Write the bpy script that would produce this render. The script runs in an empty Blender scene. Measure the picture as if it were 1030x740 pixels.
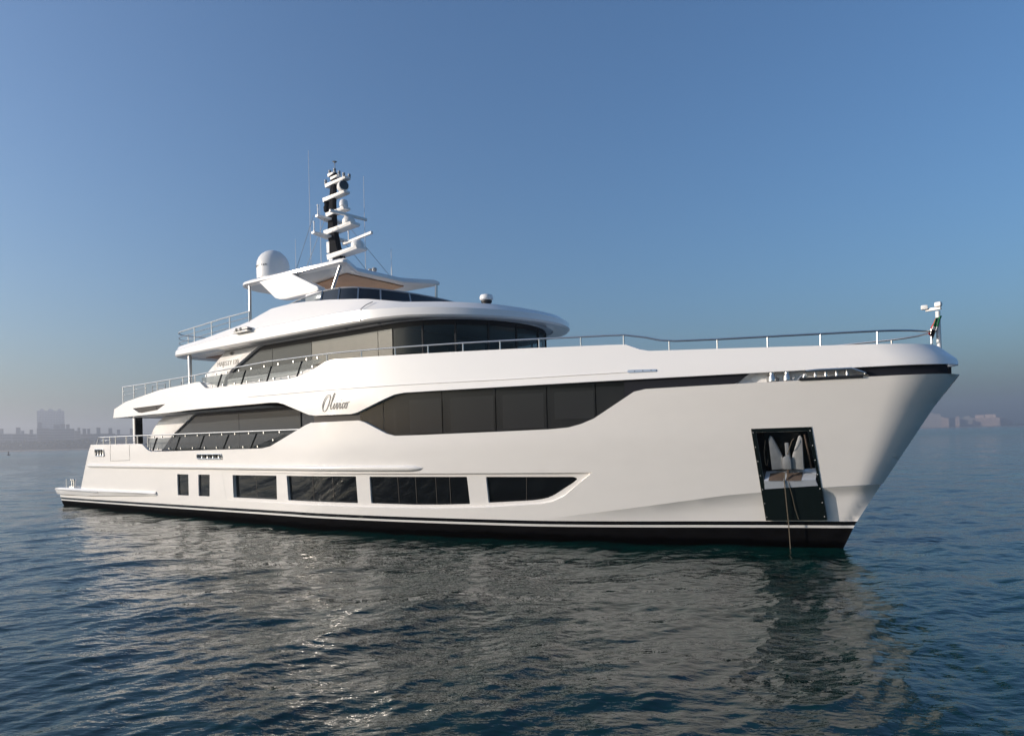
import bpy, bmesh, math, random
import numpy as np
from mathutils import Vector, Matrix
from mathutils.geometry import delaunay_2d_cdt
random.seed(7); rng = np.random.default_rng(11)
sc = bpy.context.scene; COL = sc.collection
RAD = math.radians

# ------------------------------------------------------------------ camera, sky, sun, exposure
ROLL = RAD(1.4)
cam = bpy.data.cameras.new('camera'); cam_o = bpy.data.objects.new('camera', cam); COL.objects.link(cam_o)
cam.sensor_width = 36.0; cam.lens = 690.0/1030.0*36.0; cam.shift_y = 70.0/1030.0
cam.clip_start = 0.1; cam.clip_end = 20000
cr, sr = math.cos(ROLL), math.sin(ROLL)
m = Matrix(((cr, sr, 0, 0), (0, 0, -1, 0), (-sr, cr, 0, 2.5), (0, 0, 0, 1)))
cam_o.matrix_world = m
sc.camera = cam_o

SUN_EL, SUN_AZ = RAD(13), RAD(-98)          # azimuth measured from +Y towards +X
sun_dir = Vector((math.sin(SUN_AZ)*math.cos(SUN_EL), math.cos(SUN_AZ)*math.cos(SUN_EL), math.sin(SUN_EL)))
w = bpy.data.worlds.new('World'); sc.world = w; w.use_nodes = True
nt = w.node_tree; nt.nodes.clear()
sky = nt.nodes.new('ShaderNodeTexSky'); sky.sky_type = 'NISHITA'; sky.sun_disc = False
sky.sun_elevation = SUN_EL; sky.sun_rotation = SUN_AZ
sky.air_density = 1.2; sky.dust_density = 2.8; sky.ozone_density = 5.6; sky.altitude = 0
bg = nt.nodes.new('ShaderNodeBackground'); bg.inputs['Strength'].default_value = 0.117
wo = nt.nodes.new('ShaderNodeOutputWorld')
nt.links.new(sky.outputs[0], bg.inputs[0]); nt.links.new(bg.outputs[0], wo.inputs[0])
sl = bpy.data.lights.new('sun', 'SUN'); sl.energy = 3.35; sl.angle = RAD(0.6); sl.color = (1.0, 0.87, 0.74)
so = bpy.data.objects.new('sun', sl); COL.objects.link(so)
so.rotation_euler = sun_dir.to_track_quat('Z', 'Y').to_euler(); so.location = (0, 0, 60)
sc.view_settings.view_transform = 'Standard'; sc.view_settings.look = 'None'
sc.view_settings.exposure = 0.66; sc.view_settings.gamma = 1.0; sc.view_settings.use_curve_mapping = False
sc.render.engine = 'CYCLES'
sc.cycles.max_bounces = 6; sc.cycles.volume_bounces = 0; sc.cycles.glossy_bounces = 4
sc.cycles.transparent_max_bounces = 12; sc.cycles.caustics_reflective = True; sc.cycles.use_denoising = True
sc.cycles.sample_clamp_indirect = 15.0

# ------------------------------------------------------------------ materials
def mat(name, col, rough=0.5, metal=0.0, ior=1.5, coat=0.0, noise=0.0, nscale=3.0, bump=0.0, bscale=20.0):
    ma = bpy.data.materials.new(name); ma.use_nodes = True
    n = ma.node_tree; p = n.nodes['Principled BSDF']
    p.inputs['Base Color'].default_value = (*col, 1); p.inputs['Roughness'].default_value = rough
    p.inputs['Metallic'].default_value = metal; p.inputs['IOR'].default_value = ior
    p.inputs['Coat Weight'].default_value = coat; p.inputs['Coat Roughness'].default_value = 0.04
    tc = n.nodes.new('ShaderNodeTexCoord')
    if noise:
        t = n.nodes.new('ShaderNodeTexNoise'); t.inputs['Scale'].default_value = nscale; t.inputs['Detail'].default_value = 5
        n.links.new(tc.outputs['Object'], t.inputs['Vector'])
        r = n.nodes.new('ShaderNodeMapRange'); r.inputs[3].default_value = 1-noise; r.inputs[4].default_value = 1+noise
        n.links.new(t.outputs['Fac'], r.inputs[0])
        mx = n.nodes.new('ShaderNodeMix'); mx.data_type = 'RGBA'; mx.blend_type = 'MULTIPLY'; mx.inputs[0].default_value = 1
        mx.inputs[6].default_value = (*col, 1); n.links.new(r.outputs[0], mx.inputs[7])
        n.links.new(mx.outputs[2], p.inputs['Base Color'])
    if bump:
        t = n.nodes.new('ShaderNodeTexNoise'); t.inputs['Scale'].default_value = bscale; t.inputs['Detail'].default_value = 3
        n.links.new(tc.outputs['Object'], t.inputs['Vector'])
        b = n.nodes.new('ShaderNodeBump'); b.inputs['Strength'].default_value = 1; b.inputs['Distance'].default_value = bump
        n.links.new(t.outputs['Fac'], b.inputs['Height']); n.links.new(b.outputs[0], p.inputs['Normal'])
    return ma
M = {}
M['gel'] = mat('white_gelcoat', (0.78, 0.765, 0.745), 0.14, coat=0.3, noise=0.02, nscale=0.7, bump=0.0015, bscale=0.9)
M['soffit'] = mat('white_soffit', (0.80, 0.78, 0.75), 0.45, noise=0.03)
M['glass'] = mat('mirror_dark_glass', (0.052, 0.058, 0.061), 0.015, ior=1.34, bump=0.0012, bscale=0.55)
M['glass'].node_tree.nodes['Principled BSDF'].inputs['Specular IOR Level'].default_value = .3
M['lowglass'] = mat('hull_port_glass', (0.005, 0.006, 0.007), 0.02, ior=1.42, bump=0.0012, bscale=0.8)
M['black'] = mat('black_trim', (0.010, 0.011, 0.013), 0.6, noise=0.1)
M['pocketblack'] = mat('pocket_paint', (0.004, 0.008, 0.008), 0.35, noise=0.25, nscale=6)
M['recess'] = mat('recess_navy', (0.010, 0.011, 0.016), 0.7, ior=1.25)
M['taupe'] = mat('taupe_panel', (0.085, 0.078, 0.072), 0.8, ior=1.25)
M['steel'] = mat('polished_steel', (0.60, 0.595, 0.58), 0.34, metal=1.0, noise=0.05)
M['galv'] = mat('galvanised_steel', (0.36, 0.37, 0.38), 0.5, metal=0.6, noise=0.2, nscale=9)
M['plate'] = mat('brushed_plate', (0.62, 0.66, 0.72), 0.4, metal=0.5, noise=0.1, nscale=6)
M['mull'] = mat('window_mullion', (0.035, 0.032, 0.028), 0.7)
M['rust'] = mat('rusty_pad', (0.09, 0.065, 0.05), 0.8, noise=0.4, nscale=14)
M['wood'] = mat('teak_soffit', (0.33, 0.17, 0.075), 0.45, noise=0.25, nscale=4)
M['mastblack'] = mat('mast_black', (0.010, 0.011, 0.014), 0.85, ior=1.2, noise=0.1)
M['whiteplastic'] = mat('white_plastic', (0.76, 0.75, 0.73), 0.35, noise=0.02)
M['greyplastic'] = mat('grey_plastic', (0.30, 0.31, 0.32), 0.4)
M['wire'] = mat('stay_wire', (0.16, 0.17, 0.18), 0.4, metal=0.5)
M['whip'] = mat('whip_white', (0.7, 0.7, 0.7), 0.4)
M['rope'] = mat('brown_rope', (0.11, 0.09, 0.065), 0.9, noise=0.3, nscale=30, bump=0.01, bscale=60)
M['letter'] = mat('bronze_letters', (0.32, 0.30, 0.275), 0.7, ior=1.3)
M['paleletter'] = mat('pale_letters', (0.46, 0.44, 0.41), 0.6)
M['dome'] = mat('radome', (0.74, 0.74, 0.73), 0.35, noise=0.02)
M['inkgrey'] = mat('printed_grey', (0.10, 0.10, 0.10), 0.6)
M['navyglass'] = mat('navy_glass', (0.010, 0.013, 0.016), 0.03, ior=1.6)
M['glowglass'] = mat('sun_glow_glass', (0.085, 0.08, 0.073), 0.04, ior=1.5, noise=0.3, nscale=1.6)  # paler mottled base has the reflected low sun glow painted into the panes
M['blind'] = mat('window_blind', (0.17, 0.172, 0.17), 0.8, noise=0.05)

def thin_glass(name, tint, fac_clear, mixf=.5, ior=1.9):
    ma = bpy.data.materials.new(name); ma.use_nodes = True
    n = ma.node_tree; n.nodes.clear()
    o = n.nodes.new('ShaderNodeOutputMaterial'); tr = n.nodes.new('ShaderNodeBsdfTransparent'); tr.inputs[0].default_value = (*fac_clear, 1)
    p = n.nodes.new('ShaderNodeBsdfPrincipled'); p.inputs['Base Color'].default_value = (*tint, 1)
    p.inputs['Roughness'].default_value = 0.02; p.inputs['IOR'].default_value = ior
    mx = n.nodes.new('ShaderNodeMixShader'); mx.inputs[0].default_value = 0.5
    mx.inputs[0].default_value = mixf; n.links.new(tr.outputs[0], mx.inputs[1]); n.links.new(p.outputs[0], mx.inputs[2]); n.links.new(mx.outputs[0], o.inputs[0])
    return ma
M['railglass'] = thin_glass('bulwark_glass', (0.045, 0.052, 0.055), (0.52, 0.57, 0.59), .5, 1.7)
M['ribbonglass'] = thin_glass('ribbon_glass', (0.026, 0.029, 0.033), (0.50, 0.51, 0.53), .60, 1.36)
M['bridgeglass'] = thin_glass('bridge_glass', (0.006, 0.009, 0.011), (0.55, 0.66, 0.70), .4, 1.6)

def hull_paint():
    ma = mat('hull_paint', (0.78, 0.765, 0.745), 0.05, coat=0.0, bump=0.0015, bscale=0.9)
    n = ma.node_tree; p = n.nodes['Principled BSDF']
    tc = n.nodes.new('ShaderNodeTexCoord'); sp = n.nodes.new('ShaderNodeSeparateXYZ')
    n.links.new(tc.outputs['Object'], sp.inputs[0])
    mr = n.nodes.new('ShaderNodeMapRange'); mr.interpolation_type = 'SMOOTHSTEP'
    mr.inputs[1].default_value = -7; mr.inputs[2].default_value = 1; mr.inputs[3].default_value = 0; mr.inputs[4].default_value = 0.105
    n.links.new(sp.outputs[0], mr.inputs[0])
    sb = n.nodes.new('ShaderNodeMath'); sb.operation = 'SUBTRACT'
    m2 = n.nodes.new('ShaderNodeMapRange'); m2.inputs[1].default_value = -31; m2.inputs[2].default_value = -14; m2.inputs[3].default_value = -.15; m2.inputs[4].default_value = 0
    n.links.new(sp.outputs[0], m2.inputs[0]); ad = n.nodes.new('ShaderNodeMath'); ad.operation = 'ADD'; n.links.new(mr.outputs[0], ad.inputs[0]); n.links.new(m2.outputs[0], ad.inputs[1])
    n.links.new(sp.outputs[2], sb.inputs[0]); n.links.new(ad.outputs[0], sb.inputs[1])
    cr_ = n.nodes.new('ShaderNodeValToRGB'); cr_.color_ramp.interpolation = 'CONSTANT'
    e = cr_.color_ramp.elements
    mm = n.nodes.new('ShaderNodeMapRange'); mm.inputs[1].default_value = -1; mm.inputs[2].default_value = 1
    n.links.new(sb.outputs[0], mm.inputs[0]); n.links.new(mm.outputs[0], cr_.inputs[0])
    f = lambda z: (z+1)/2
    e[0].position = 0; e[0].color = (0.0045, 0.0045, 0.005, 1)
    e[1].position = f(0.345); e[1].color = (0.72, 0.71, 0.69, 1)
    a = e.new(f(0.405)); a.color = (0.006, 0.006, 0.007, 1)
    a = e.new(f(0.485)); a.color = (0.78, 0.76, 0.735, 1)
    # worn, slightly streaked antifouling below the stripe, very faint weathering above
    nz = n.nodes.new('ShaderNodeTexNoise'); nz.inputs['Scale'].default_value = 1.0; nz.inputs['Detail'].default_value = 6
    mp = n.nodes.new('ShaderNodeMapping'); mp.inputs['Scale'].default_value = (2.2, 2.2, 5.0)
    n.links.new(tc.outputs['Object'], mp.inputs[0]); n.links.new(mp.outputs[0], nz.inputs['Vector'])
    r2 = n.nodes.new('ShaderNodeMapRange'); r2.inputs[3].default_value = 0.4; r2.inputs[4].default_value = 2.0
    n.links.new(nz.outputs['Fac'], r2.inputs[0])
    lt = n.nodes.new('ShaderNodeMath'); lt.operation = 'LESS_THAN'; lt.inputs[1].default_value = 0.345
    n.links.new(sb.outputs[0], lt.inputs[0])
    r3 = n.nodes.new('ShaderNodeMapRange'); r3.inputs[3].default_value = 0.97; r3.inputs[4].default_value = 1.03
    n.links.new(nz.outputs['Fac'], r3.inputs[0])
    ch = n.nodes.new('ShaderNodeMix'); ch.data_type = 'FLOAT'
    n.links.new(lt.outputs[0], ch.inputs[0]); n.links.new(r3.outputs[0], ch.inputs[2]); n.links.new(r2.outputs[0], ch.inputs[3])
    mx = n.nodes.new('ShaderNodeMix'); mx.data_type = 'RGBA'; mx.blend_type = 'MULTIPLY'; mx.inputs[0].default_value = 1
    n.links.new(cr_.outputs[0], mx.inputs[6]); n.links.new(ch.outputs[0], mx.inputs[7])
    n.links.new(mx.outputs[2], p.inputs['Base Color'])
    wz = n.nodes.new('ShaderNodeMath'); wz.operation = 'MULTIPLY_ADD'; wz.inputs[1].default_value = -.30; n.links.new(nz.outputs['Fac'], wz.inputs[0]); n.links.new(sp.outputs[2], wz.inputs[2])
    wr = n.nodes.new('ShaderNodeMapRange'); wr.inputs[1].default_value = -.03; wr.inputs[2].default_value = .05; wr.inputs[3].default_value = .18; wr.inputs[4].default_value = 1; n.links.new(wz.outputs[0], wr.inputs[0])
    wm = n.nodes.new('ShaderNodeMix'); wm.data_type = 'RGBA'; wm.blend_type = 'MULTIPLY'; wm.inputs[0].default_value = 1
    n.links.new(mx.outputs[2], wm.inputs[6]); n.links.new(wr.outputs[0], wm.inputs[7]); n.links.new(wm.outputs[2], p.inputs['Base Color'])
    r4 = n.nodes.new('ShaderNodeMapRange'); r4.inputs[3].default_value = 0.05; r4.inputs[4].default_value = 0.85
    n.links.new(lt.outputs[0], r4.inputs[0]); n.links.new(r4.outputs[0], p.inputs['Roughness'])
    r5 = n.nodes.new('ShaderNodeMapRange'); r5.inputs[3].default_value = 0.0; r5.inputs[4].default_value = 0.0
    n.links.new(lt.outputs[0], r5.inputs[0]); n.links.new(r5.outputs[0], p.inputs['Coat Weight'])
    r7 = n.nodes.new('ShaderNodeMapRange'); r7.inputs[3].default_value = 1.5; r7.inputs[4].default_value = 1.03; n.links.new(lt.outputs[0], r7.inputs[0]); n.links.new(r7.outputs[0], p.inputs['IOR'])
    r6 = n.nodes.new('ShaderNodeMapRange'); r6.inputs[3].default_value = 0.5; r6.inputs[4].default_value = 0.12
    n.links.new(lt.outputs[0], r6.inputs[0]); n.links.new(r6.outputs[0], p.inputs['Specular IOR Level'])
    return ma
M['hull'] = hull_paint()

# ------------------------------------------------------------------ mesh helpers
def tag(o, label=None, cat=None, group=None, kind=None):
    if label: o['label'] = label
    if cat: o['category'] = cat
    if group: o['group'] = group
    if kind: o['kind'] = kind
    return o
def empty(name, loc=(0, 0, 0), rz=0.0):
    o = bpy.data.objects.new(name, None); COL.objects.link(o); o.location = loc; o.rotation_euler = (0, 0, rz)
    o.empty_display_size = 0.5
    return o

class MB:
    def __init__(s): s.v = []; s.f = []
    def add(s, vs, fs):
        b = len(s.v); s.v += [tuple(map(float, q)) for q in vs]; s.f += [tuple(b+i for i in f) for f in fs]; return s
    def box(s, c, d, rot=None):
        hx, hy, hz = d[0]/2, d[1]/2, d[2]/2
        vs = [Vector((x, y, z)) for x in (-hx, hx) for y in (-hy, hy) for z in (-hz, hz)]
        if rot is not None: vs = [rot @ q for q in vs]
        vs = [q+Vector(c) for q in vs]
        return s.add(vs, [(0, 1, 3, 2), (4, 6, 7, 5), (0, 4, 5, 1), (2, 3, 7, 6), (0, 2, 6, 4), (1, 5, 7, 3)])
    def grid(s, rows, closed=False):
        b = len(s.v); n = len(rows[0])
        for r in rows: s.v += [tuple(map(float, q)) for q in r]
        for i in range(len(rows)-1):
            for j in range(n if closed else n-1):
                k = (j+1) % n
                s.f.append((b+i*n+j, b+i*n+k, b+(i+1)*n+k, b+(i+1)*n+j))
        return s
    def ngon(s, pts): return s.add(pts, [tuple(range(len(pts)))])
    def tube(s, path, r, n=8, caps=True, r2=None):
        P = [Vector(p) for p in path]; rows = []
        for i, p in enumerate(P):
            t = (P[min(i+1, len(P)-1)]-P[max(i-1, 0)]).normalized()
            a = Vector((0, 0, 1)) if abs(t.z) < 0.9 else Vector((1, 0, 0))
            u = t.cross(a).normalized(); v_ = t.cross(u).normalized()
            rr = r if r2 is None else r+(r2-r)*i/max(1, len(P)-1)
            rows.append([p+u*rr*math.cos(2*math.pi*k/n)+v_*rr*math.sin(2*math.pi*k/n) for k in range(n)])
        s.grid(rows, True)
        if caps: s.ngon(rows[0]); s.ngon(rows[-1][::-1])
        return s
    def lathe(s, c, prof, n=24, axis=None):
        q = Vector((0, 0, 1)).rotation_difference(Vector(axis).normalized()) if axis else None
        rows = []
        for r, z in prof:
            row = [Vector((r*math.cos(2*math.pi*k/n), r*math.sin(2*math.pi*k/n), z)) for k in range(n)]
            if q: row = [q @ p for p in row]
            rows.append([p+Vector(c) for p in row])
        s.grid(rows, True); s.ngon(rows[0][::-1]); s.ngon(rows[-1]); return s
    def prism(s, poly, y0, y1):                      # outline in (x, z), extruded across y
        n = len(poly); a = [(x, y0, z) for x, z in poly]; b = [(x, y1, z) for x, z in poly]
        s.add(a+b, [tuple(range(n)), tuple(range(2*n-1, n-1, -1))]+[(i, n+i, n+(i+1) % n, (i+1) % n) for i in range(n)]); return s
    def plate(s, poly, z0, z1):                      # outline in (x, y), extruded up z
        n = len(poly); a = [(x, y, z0) for x, y in poly]; b = [(x, y, z1) for x, y in poly]
        s.add(a+b, [tuple(range(n)), tuple(range(2*n-1, n-1, -1))]+[(i, n+i, n+(i+1) % n, (i+1) % n) for i in range(n)]); return s
    def mirror(s):
        b = len(s.v); s.v += [(x, -y, z) for x, y, z in s.v]; s.f += [tuple(b+i for i in f[::-1]) for f in list(s.f)]; return s
    def build(s, name, ma, parent=None, smooth=False, angle=35, bevel=0.0, fix=True):
        me = bpy.data.meshes.new(name); me.from_pydata(s.v, [], s.f); me.update()
        bm = bmesh.new(); bm.from_mesh(me)
        if bevel:
            bmesh.ops.remove_doubles(bm, verts=bm.verts, dist=1e-5)
            es = [e for e in bm.edges if len(e.link_faces) == 2 and e.calc_face_angle(0) > RAD(25)]
            bmesh.ops.bevel(bm, geom=es, offset=bevel, segments=2, profile=0.6, affect='EDGES', clamp_overlap=True)
            smooth = True
        if fix: bmesh.ops.recalc_face_normals(bm, faces=bm.faces)
        if smooth:
            for f in bm.faces: f.smooth = True
            for e in bm.edges:
                if len(e.link_faces) == 2 and e.calc_face_angle(0) > RAD(angle): e.smooth = False
        bm.to_mesh(me); bm.free()
        me.materials.append(M[ma] if isinstance(ma, str) else ma)
        o = bpy.data.objects.new(name, me); COL.objects.link(o)
        if parent: o.parent = parent
        return o

# ------------------------------------------------------------------ the hull form (yacht space: x forward, y to port, z up, stem at the waterline = origin)
def lerp(a, b, t): return a+(b-a)*t
def pl(x, pts):
    if x <= pts[0][0]: return pts[0][1]
    for (a, b), (c, d) in zip(pts, pts[1:]):
        if x <= c: return b+(d-b)*(x-a)/(c-a)
    return pts[-1][1]
STEM = [(-1.2, -.75), (0, 0), (.53, .24), (1.39, .77), (2.88, 1.68), (3.49, 2.12), (3.75, 2.10), (4.1, 1.78), (5.0, 1.0)]
def half(x, z):
    w_ = min(max(z/3.5, 0.), 1.); xs = pl(z, STEM)
    x0 = lerp(-14., -12.3, w_); p = lerp(1.45, 1.45, w_); bm = lerp(3.32, 3.72, min(1., max(0, z/2.4))**.8)
    if z > 3.5: bm -= .05*(z-3.5)
    if z < 0: bm *= 1+.25*z
    r = lerp(.08, .72, w_**1.4); L = lerp(.2, 1.0, w_**1.4)
    t = min(max((x-x0)/(xs-x0), 0.), 1.)
    g = 1. if x < xs-L else math.sqrt(max(0., 1-((x-(xs-L))/L)**2))
    b = (bm-r)*(1-t**p)+r*g
    if x >= xs: b = 0.
    if x < -24: b *= 1-.05*((-24-x)/9.)**2
    return b
def yy(x, z, off=0.0): return -max(half(x, z)+off, 0.003)

def dens(poly, step=0.22, closed=True):
    out = []; n = len(poly)
    for i in range(n if closed else n-1):
        a, b = poly[i], poly[(i+1) % n]; L = math.hypot(b[0]-a[0], b[1]-a[1]); k = max(1, int(math.ceil(L/step)))
        out += [lerp2(a, b, j/k) for j in range(k)]
    if not closed: out.append(tuple(poly[-1]))
    return out
def lerp2(a, b, t): return (a[0]+(b[0]-a[0])*t, a[1]+(b[1]-a[1])*t)
def rounded(poly, r=0.1, n=4):
    out = []; N = len(poly)
    for i in range(N):
        a, b, c = Vector(poly[i-1]), Vector(poly[i]), Vector(poly[(i+1) % N])
        d1 = min(r, (a-b).length*0.45); d2 = min(r, (c-b).length*0.45)
        p, q = b+(a-b).normalized()*d1, b+(c-b).normalized()*d2
        for k in range(n+1):
            t = k/n; out.append(tuple(p*(1-t)**2+b*2*t*(1-t)+q*t*t))
    return out
def inside(px, pz, poly):
    c = np.zeros(len(px), bool); n = len(poly)
    for i in range(n):
        (x1, z1), (x2, z2) = poly[i], poly[(i+1) % n]
        if z1 == z2: continue
        k = ((z1 > pz) != (z2 > pz)) & (px < (x2-x1)*(pz-z1)/(z2-z1)+x1); c ^= k
    return c
def edge_dist(px, pz, poly):
    d = np.full(len(px), 1e9); n = len(poly)
    for i in range(n):
        (x1, z1), (x2, z2) = poly[i], poly[(i+1) % n]
        dx, dz = x2-x1, z2-z1; L = dx*dx+dz*dz
        if L < 1e-12: continue
        t = np.clip(((px-x1)*dx+(pz-z1)*dz)/L, 0, 1); d = np.minimum(d, np.hypot(px-x1-t*dx, pz-z1-t*dz))
    return d
def patch(mb, outline, holes=(), off=0.0, dx=0.32, dz=0.16, fy=None, fine=None):
    """a piece of the ship's side with openings, following the hull form"""
    fy = fy or (lambda x, z: yy(x, z, off))
    o = dens(outline) if fine is None else [q for i in range(len(outline)) for q in dens([outline[i], outline[(i+1) % len(outline)]], .08 if max(outline[i][0], outline[(i+1) % len(outline)][0]) > fine else .22, False)[:-1]]
    hs = [dens(h) for h in holes]
    xs = [p[0] for p in o]; zs = [p[1] for p in o]
    gx, gz = np.meshgrid(np.arange(min(xs)+dx/2, max(xs), dx), np.arange(min(zs)+dz/2, max(zs), dz)); gx, gz = gx.ravel(), gz.ravel()
    if fine is not None:
        k = gx < fine; fx_, fz_ = np.meshgrid(np.arange(fine+.03, max(xs), .075), np.arange(min(zs)+.03, max(zs), .09))
        gx = np.concatenate([gx[k], fx_.ravel()]); gz = np.concatenate([gz[k], fz_.ravel()])
    if len(gx):
        k = inside(gx, gz, o) & (edge_dist(gx, gz, o) > 0.04)
        for h in hs: k &= ~inside(gx, gz, h) & (edge_dist(gx, gz, h) > 0.06)
        gx, gz = gx[k], gz[k]
    P = []; E = []
    for lp in [o]+hs:
        b = len(P); P += [Vector(q) for q in lp]; E += [(b+i, b+(i+1) % len(lp)) for i in range(len(lp))]
    P += [Vector((a, b)) for a, b in zip(gx, gz)]
    V, _, Fc, _, _, _ = delaunay_2d_cdt(P, E, [], 0, 1e-6)
    cx = np.array([sum(V[i][0] for i in f)/len(f) for f in Fc]); cz = np.array([sum(V[i][1] for i in f)/len(f) for f in Fc])
    k = inside(cx, cz, o)
    for h in hs: k &= ~inside(cx, cz, h)
    def fat(f):
        a, b, c = (V[i] for i in f[:3]); ar = abs((b[0]-a[0])*(c[1]-a[1])-(c[0]-a[0])*(b[1]-a[1]))/2
        L = max((a-b).length, (b-c).length, (c-a).length); return ar > L*.0015
    mb.add([(q[0], fy(q[0], q[1]), q[1]) for q in V], [tuple(f) for f, ok in zip(Fc, k) if ok and fat(f)])
    return mb
def reveal(mb, loop, off0, off1, loop1=None, closed=True):
    a = dens(loop, closed=closed); b = dens(loop1, closed=closed) if loop1 else a
    if len(a) != len(b): b = a
    mb.grid([[(x, yy(x, z, off0), z) for x, z in a], [(x, yy(x, z, off1), z) for x, z in b]], closed); return mb
def shrink(poly, d):
    cx = sum(p[0] for p in poly)/len(poly); out = []; n = len(poly)
    A = sum(poly[i][0]*poly[(i+1) % n][1]-poly[(i+1) % n][0]*poly[i][1] for i in range(n)); sgn = 1 if A > 0 else -1
    for i in range(n):
        a, b, c = Vector(poly[i-1]), Vector(poly[i]), Vector(poly[(i+1) % n])
        e1, e2 = (b-a).normalized(), (c-b).normalized()
        n1, n2 = Vector((-e1.y, e1.x))*sgn, Vector((-e2.y, e2.x))*sgn
        mm = (n1+n2); L = mm.length
        mm = mm/L if L > 1e-6 else n1
        out.append(tuple(b+mm*(d/max(0.35, mm.dot(n1)))))
    return out

# ------------------------------------------------------------------ the yacht
YAW = RAD(-37)
Y = empty('motor_yacht', (6.872, 14.36, 0), YAW)
tag(Y, 'large white three deck motor yacht with dark ribbon windows lying at anchor', 'yacht')

T1 = [(-27.15, 2.63), (-23.0, 2.61), (-22.75, 2.59), (-22.3, 2.36), (-22.05, 2.31), (-15.2, 2.36), (-14.75, 2.42), (-13.05, 2.99), (-12.8, 3.05),
      (-10.95, 3.05), (-10.75, 3.0), (-10.05, 2.68), (-9.8, 2.62), (-9.1, 2.62), (-6.8, 2.65), (-5.6, 2.67), (-5.15, 2.70), (-4.85, 2.77), (-4.55, 2.88),
      (-3.83, 3.29), (-3.6, 3.42), (-3.35, 3.465), (-2.87, 3.47), (-1.53, 3.48), (0.69, 3.49), (2.118, 3.495)]
T2 = [(-25.05, 3.63), (-21.0, 3.66), (-18.7, 3.70), (-14.7, 3.71), (-14.35, 3.69), (-14.05, 3.63), (-12.9, 3.28), (-12.6, 3.24), (-11.2, 3.23), (-10.95, 3.27),
      (-10.0, 3.58), (-9.7, 3.67), (-9.4, 3.70), (-6.5, 3.69), (-1.3, 3.68), (2.10, 3.68)]
T3 = [(-24.97, 3.97), (-24.07, 4.20), (-21.4, 4.50), (-18.95, 4.60), (-18.72, 4.59), (-18.55, 4.48), (-18.35, 4.37), (-18.1, 4.345), (-13.85, 4.35), (-13.4, 4.39), (-12.9, 4.47),
      (-12.2, 4.70), (-11.9, 4.735), (-10.49, 4.70), (-6.55, 4.57), (-3.98, 4.47), (-3.79, 4.455), (-3.5, 4.33), (-3.3, 4.28), (-0.86, 4.18), (1.1, 4.10), (1.72, 4.075)]
CH = [(-6.6, .50), (-6.19, .53), (-3.94, .86), (-2.06, 1.15), (-0.74, 1.29), (0.75, 1.385)]                       # spray chine
WIN = [[(-20.48, 1.52), (-19.73, 1.52), (-19.95, .78), (-20.70, .775)], [(-19.08, 1.525), (-18.36, 1.53), (-18.60, .795), (-19.30, .79)],
       [(-17.02, 1.535), (-14.70, 1.545), (-14.86, .82), (-17.18, .81)], [(-14.21, 1.55), (-11.38, 1.56), (-11.50, .82), (-14.31, .82)],
       [(-10.92, 1.555), (-7.97, 1.56), (-8.04, .87), (-8.9, .835), (-9.68, .82), (-11.05, .825)],
       [(-7.46, 1.56), (-5.28, 1.56), (-5.19, 1.52), (-5.3, 1.43), (-5.81, 1.13), (-5.97, 1.06), (-6.14, 1.02), (-6.4, .985), (-7.53, .91)]]
WINR = [rounded(p, .03, 2) for p in WIN]
RIB = [(-17.6, 1.615), (-4.80, 1.665), (-5.55, 1.10), (-5.85, .97), (-6.15, .905), (-7.54, .80), (-9.0, .735), (-11, .715), (-17.6, .72)]
POCK = [(-1.315, 2.48), (-0.385, 2.49), (-0.305, 1.46), (-1.29, 1.42)]
HAWSE = rounded([(-18.95, 2.20), (-17.45, 2.20), (-17.45, 2.05), (-18.95, 2.05)], .05, 3)
FAIR = rounded([(-26.75, 2.43), (-25.95, 2.43), (-25.95, 2.17), (-26.75, 2.17)], .03, 2)

# hull: topsides above the chine, lower body, bulwark cap, transom
h = MB()
outline = T1+[(2.10, 3.47), (1.68, 2.88), (.775, 1.395)]+CH[::-1][1:]+[(-29.6, .47), (-28.95, .75)]
patch(h, outline, [WINR[0], WINR[1], RIB, POCK, HAWSE, FAIR], fine=-.25)
low = [(-31.5, .44), (-29.6, .47)]+CH+[(.24, .53), (0, 0), (-.75, -1.0), (-31.3, -1.0)]
def lowy(x, z):
    k = min(1, max(0, (x+6.4)/3.5))*0.10*min(1, max(0, (pl(x, CH)-z)/.17))
    return -max(half(x, z)-k, 0.002)
patch(h, low, fy=lowy, fine=-.6)
cl = dens(CH)
RD = lambda x: -.003-.072*min(1, max(0, (x+17.6)/7.0))
ra, rbs = dens(RIB), dens(RIB); cxr, czr = -10.5, 1.18
def rin(q):
    e = .003+.047*min(1, max(0, (q[0]+17.6)/7.0)); return (q[0]-(.6*e if q[0] > -7 else -.008 if q[0] < -17.55 else 0), q[1]+(-e*.7 if q[1] > 1.3 else e*.6))
rbs = [rin(q) for q in ra]
h.grid([[(x, yy(x, z), z) for x, z in ra], [(x, yy(x, z, RD(x)), z) for x, z in rbs]], True)
patch(h, [rin(q) for q in RIB], WINR[2:], fy=lambda x, z: yy(x, z, RD(x)))
for wq in WINR[:2]: reveal(h, wq, 0, -.06)
for wq in WINR[2:]: h.grid([[(x, yy(x, z, RD(x)), z) for x, z in dens(wq)], [(x, yy(x, z, -.13), z) for x, z in dens(wq)]], True)
reveal(h, HAWSE, 0, -.12); reveal(h, FAIR, 0, -.12)
t1 = dens(T1, closed=False)
inn = lambda x, z, d: -max(half(x, z)-d, 0.0)
t1b = [q for q in t1 if q[0] < 1.3]
h.grid([[(x, yy(x, z), z) for x, z in t1], [(x, min(inn(x, z, .13), -.001) if x < 1.3 else -.001, z+.004) for x, z in t1]])
h.grid([[(x, inn(x, z, .13), z+.004) for x, z in t1b], [(x, inn(x, zi, .13), zi) for x, z in t1b for zi in [1.95 if x < -10 else z-.25]]])
h.mirror()
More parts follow.
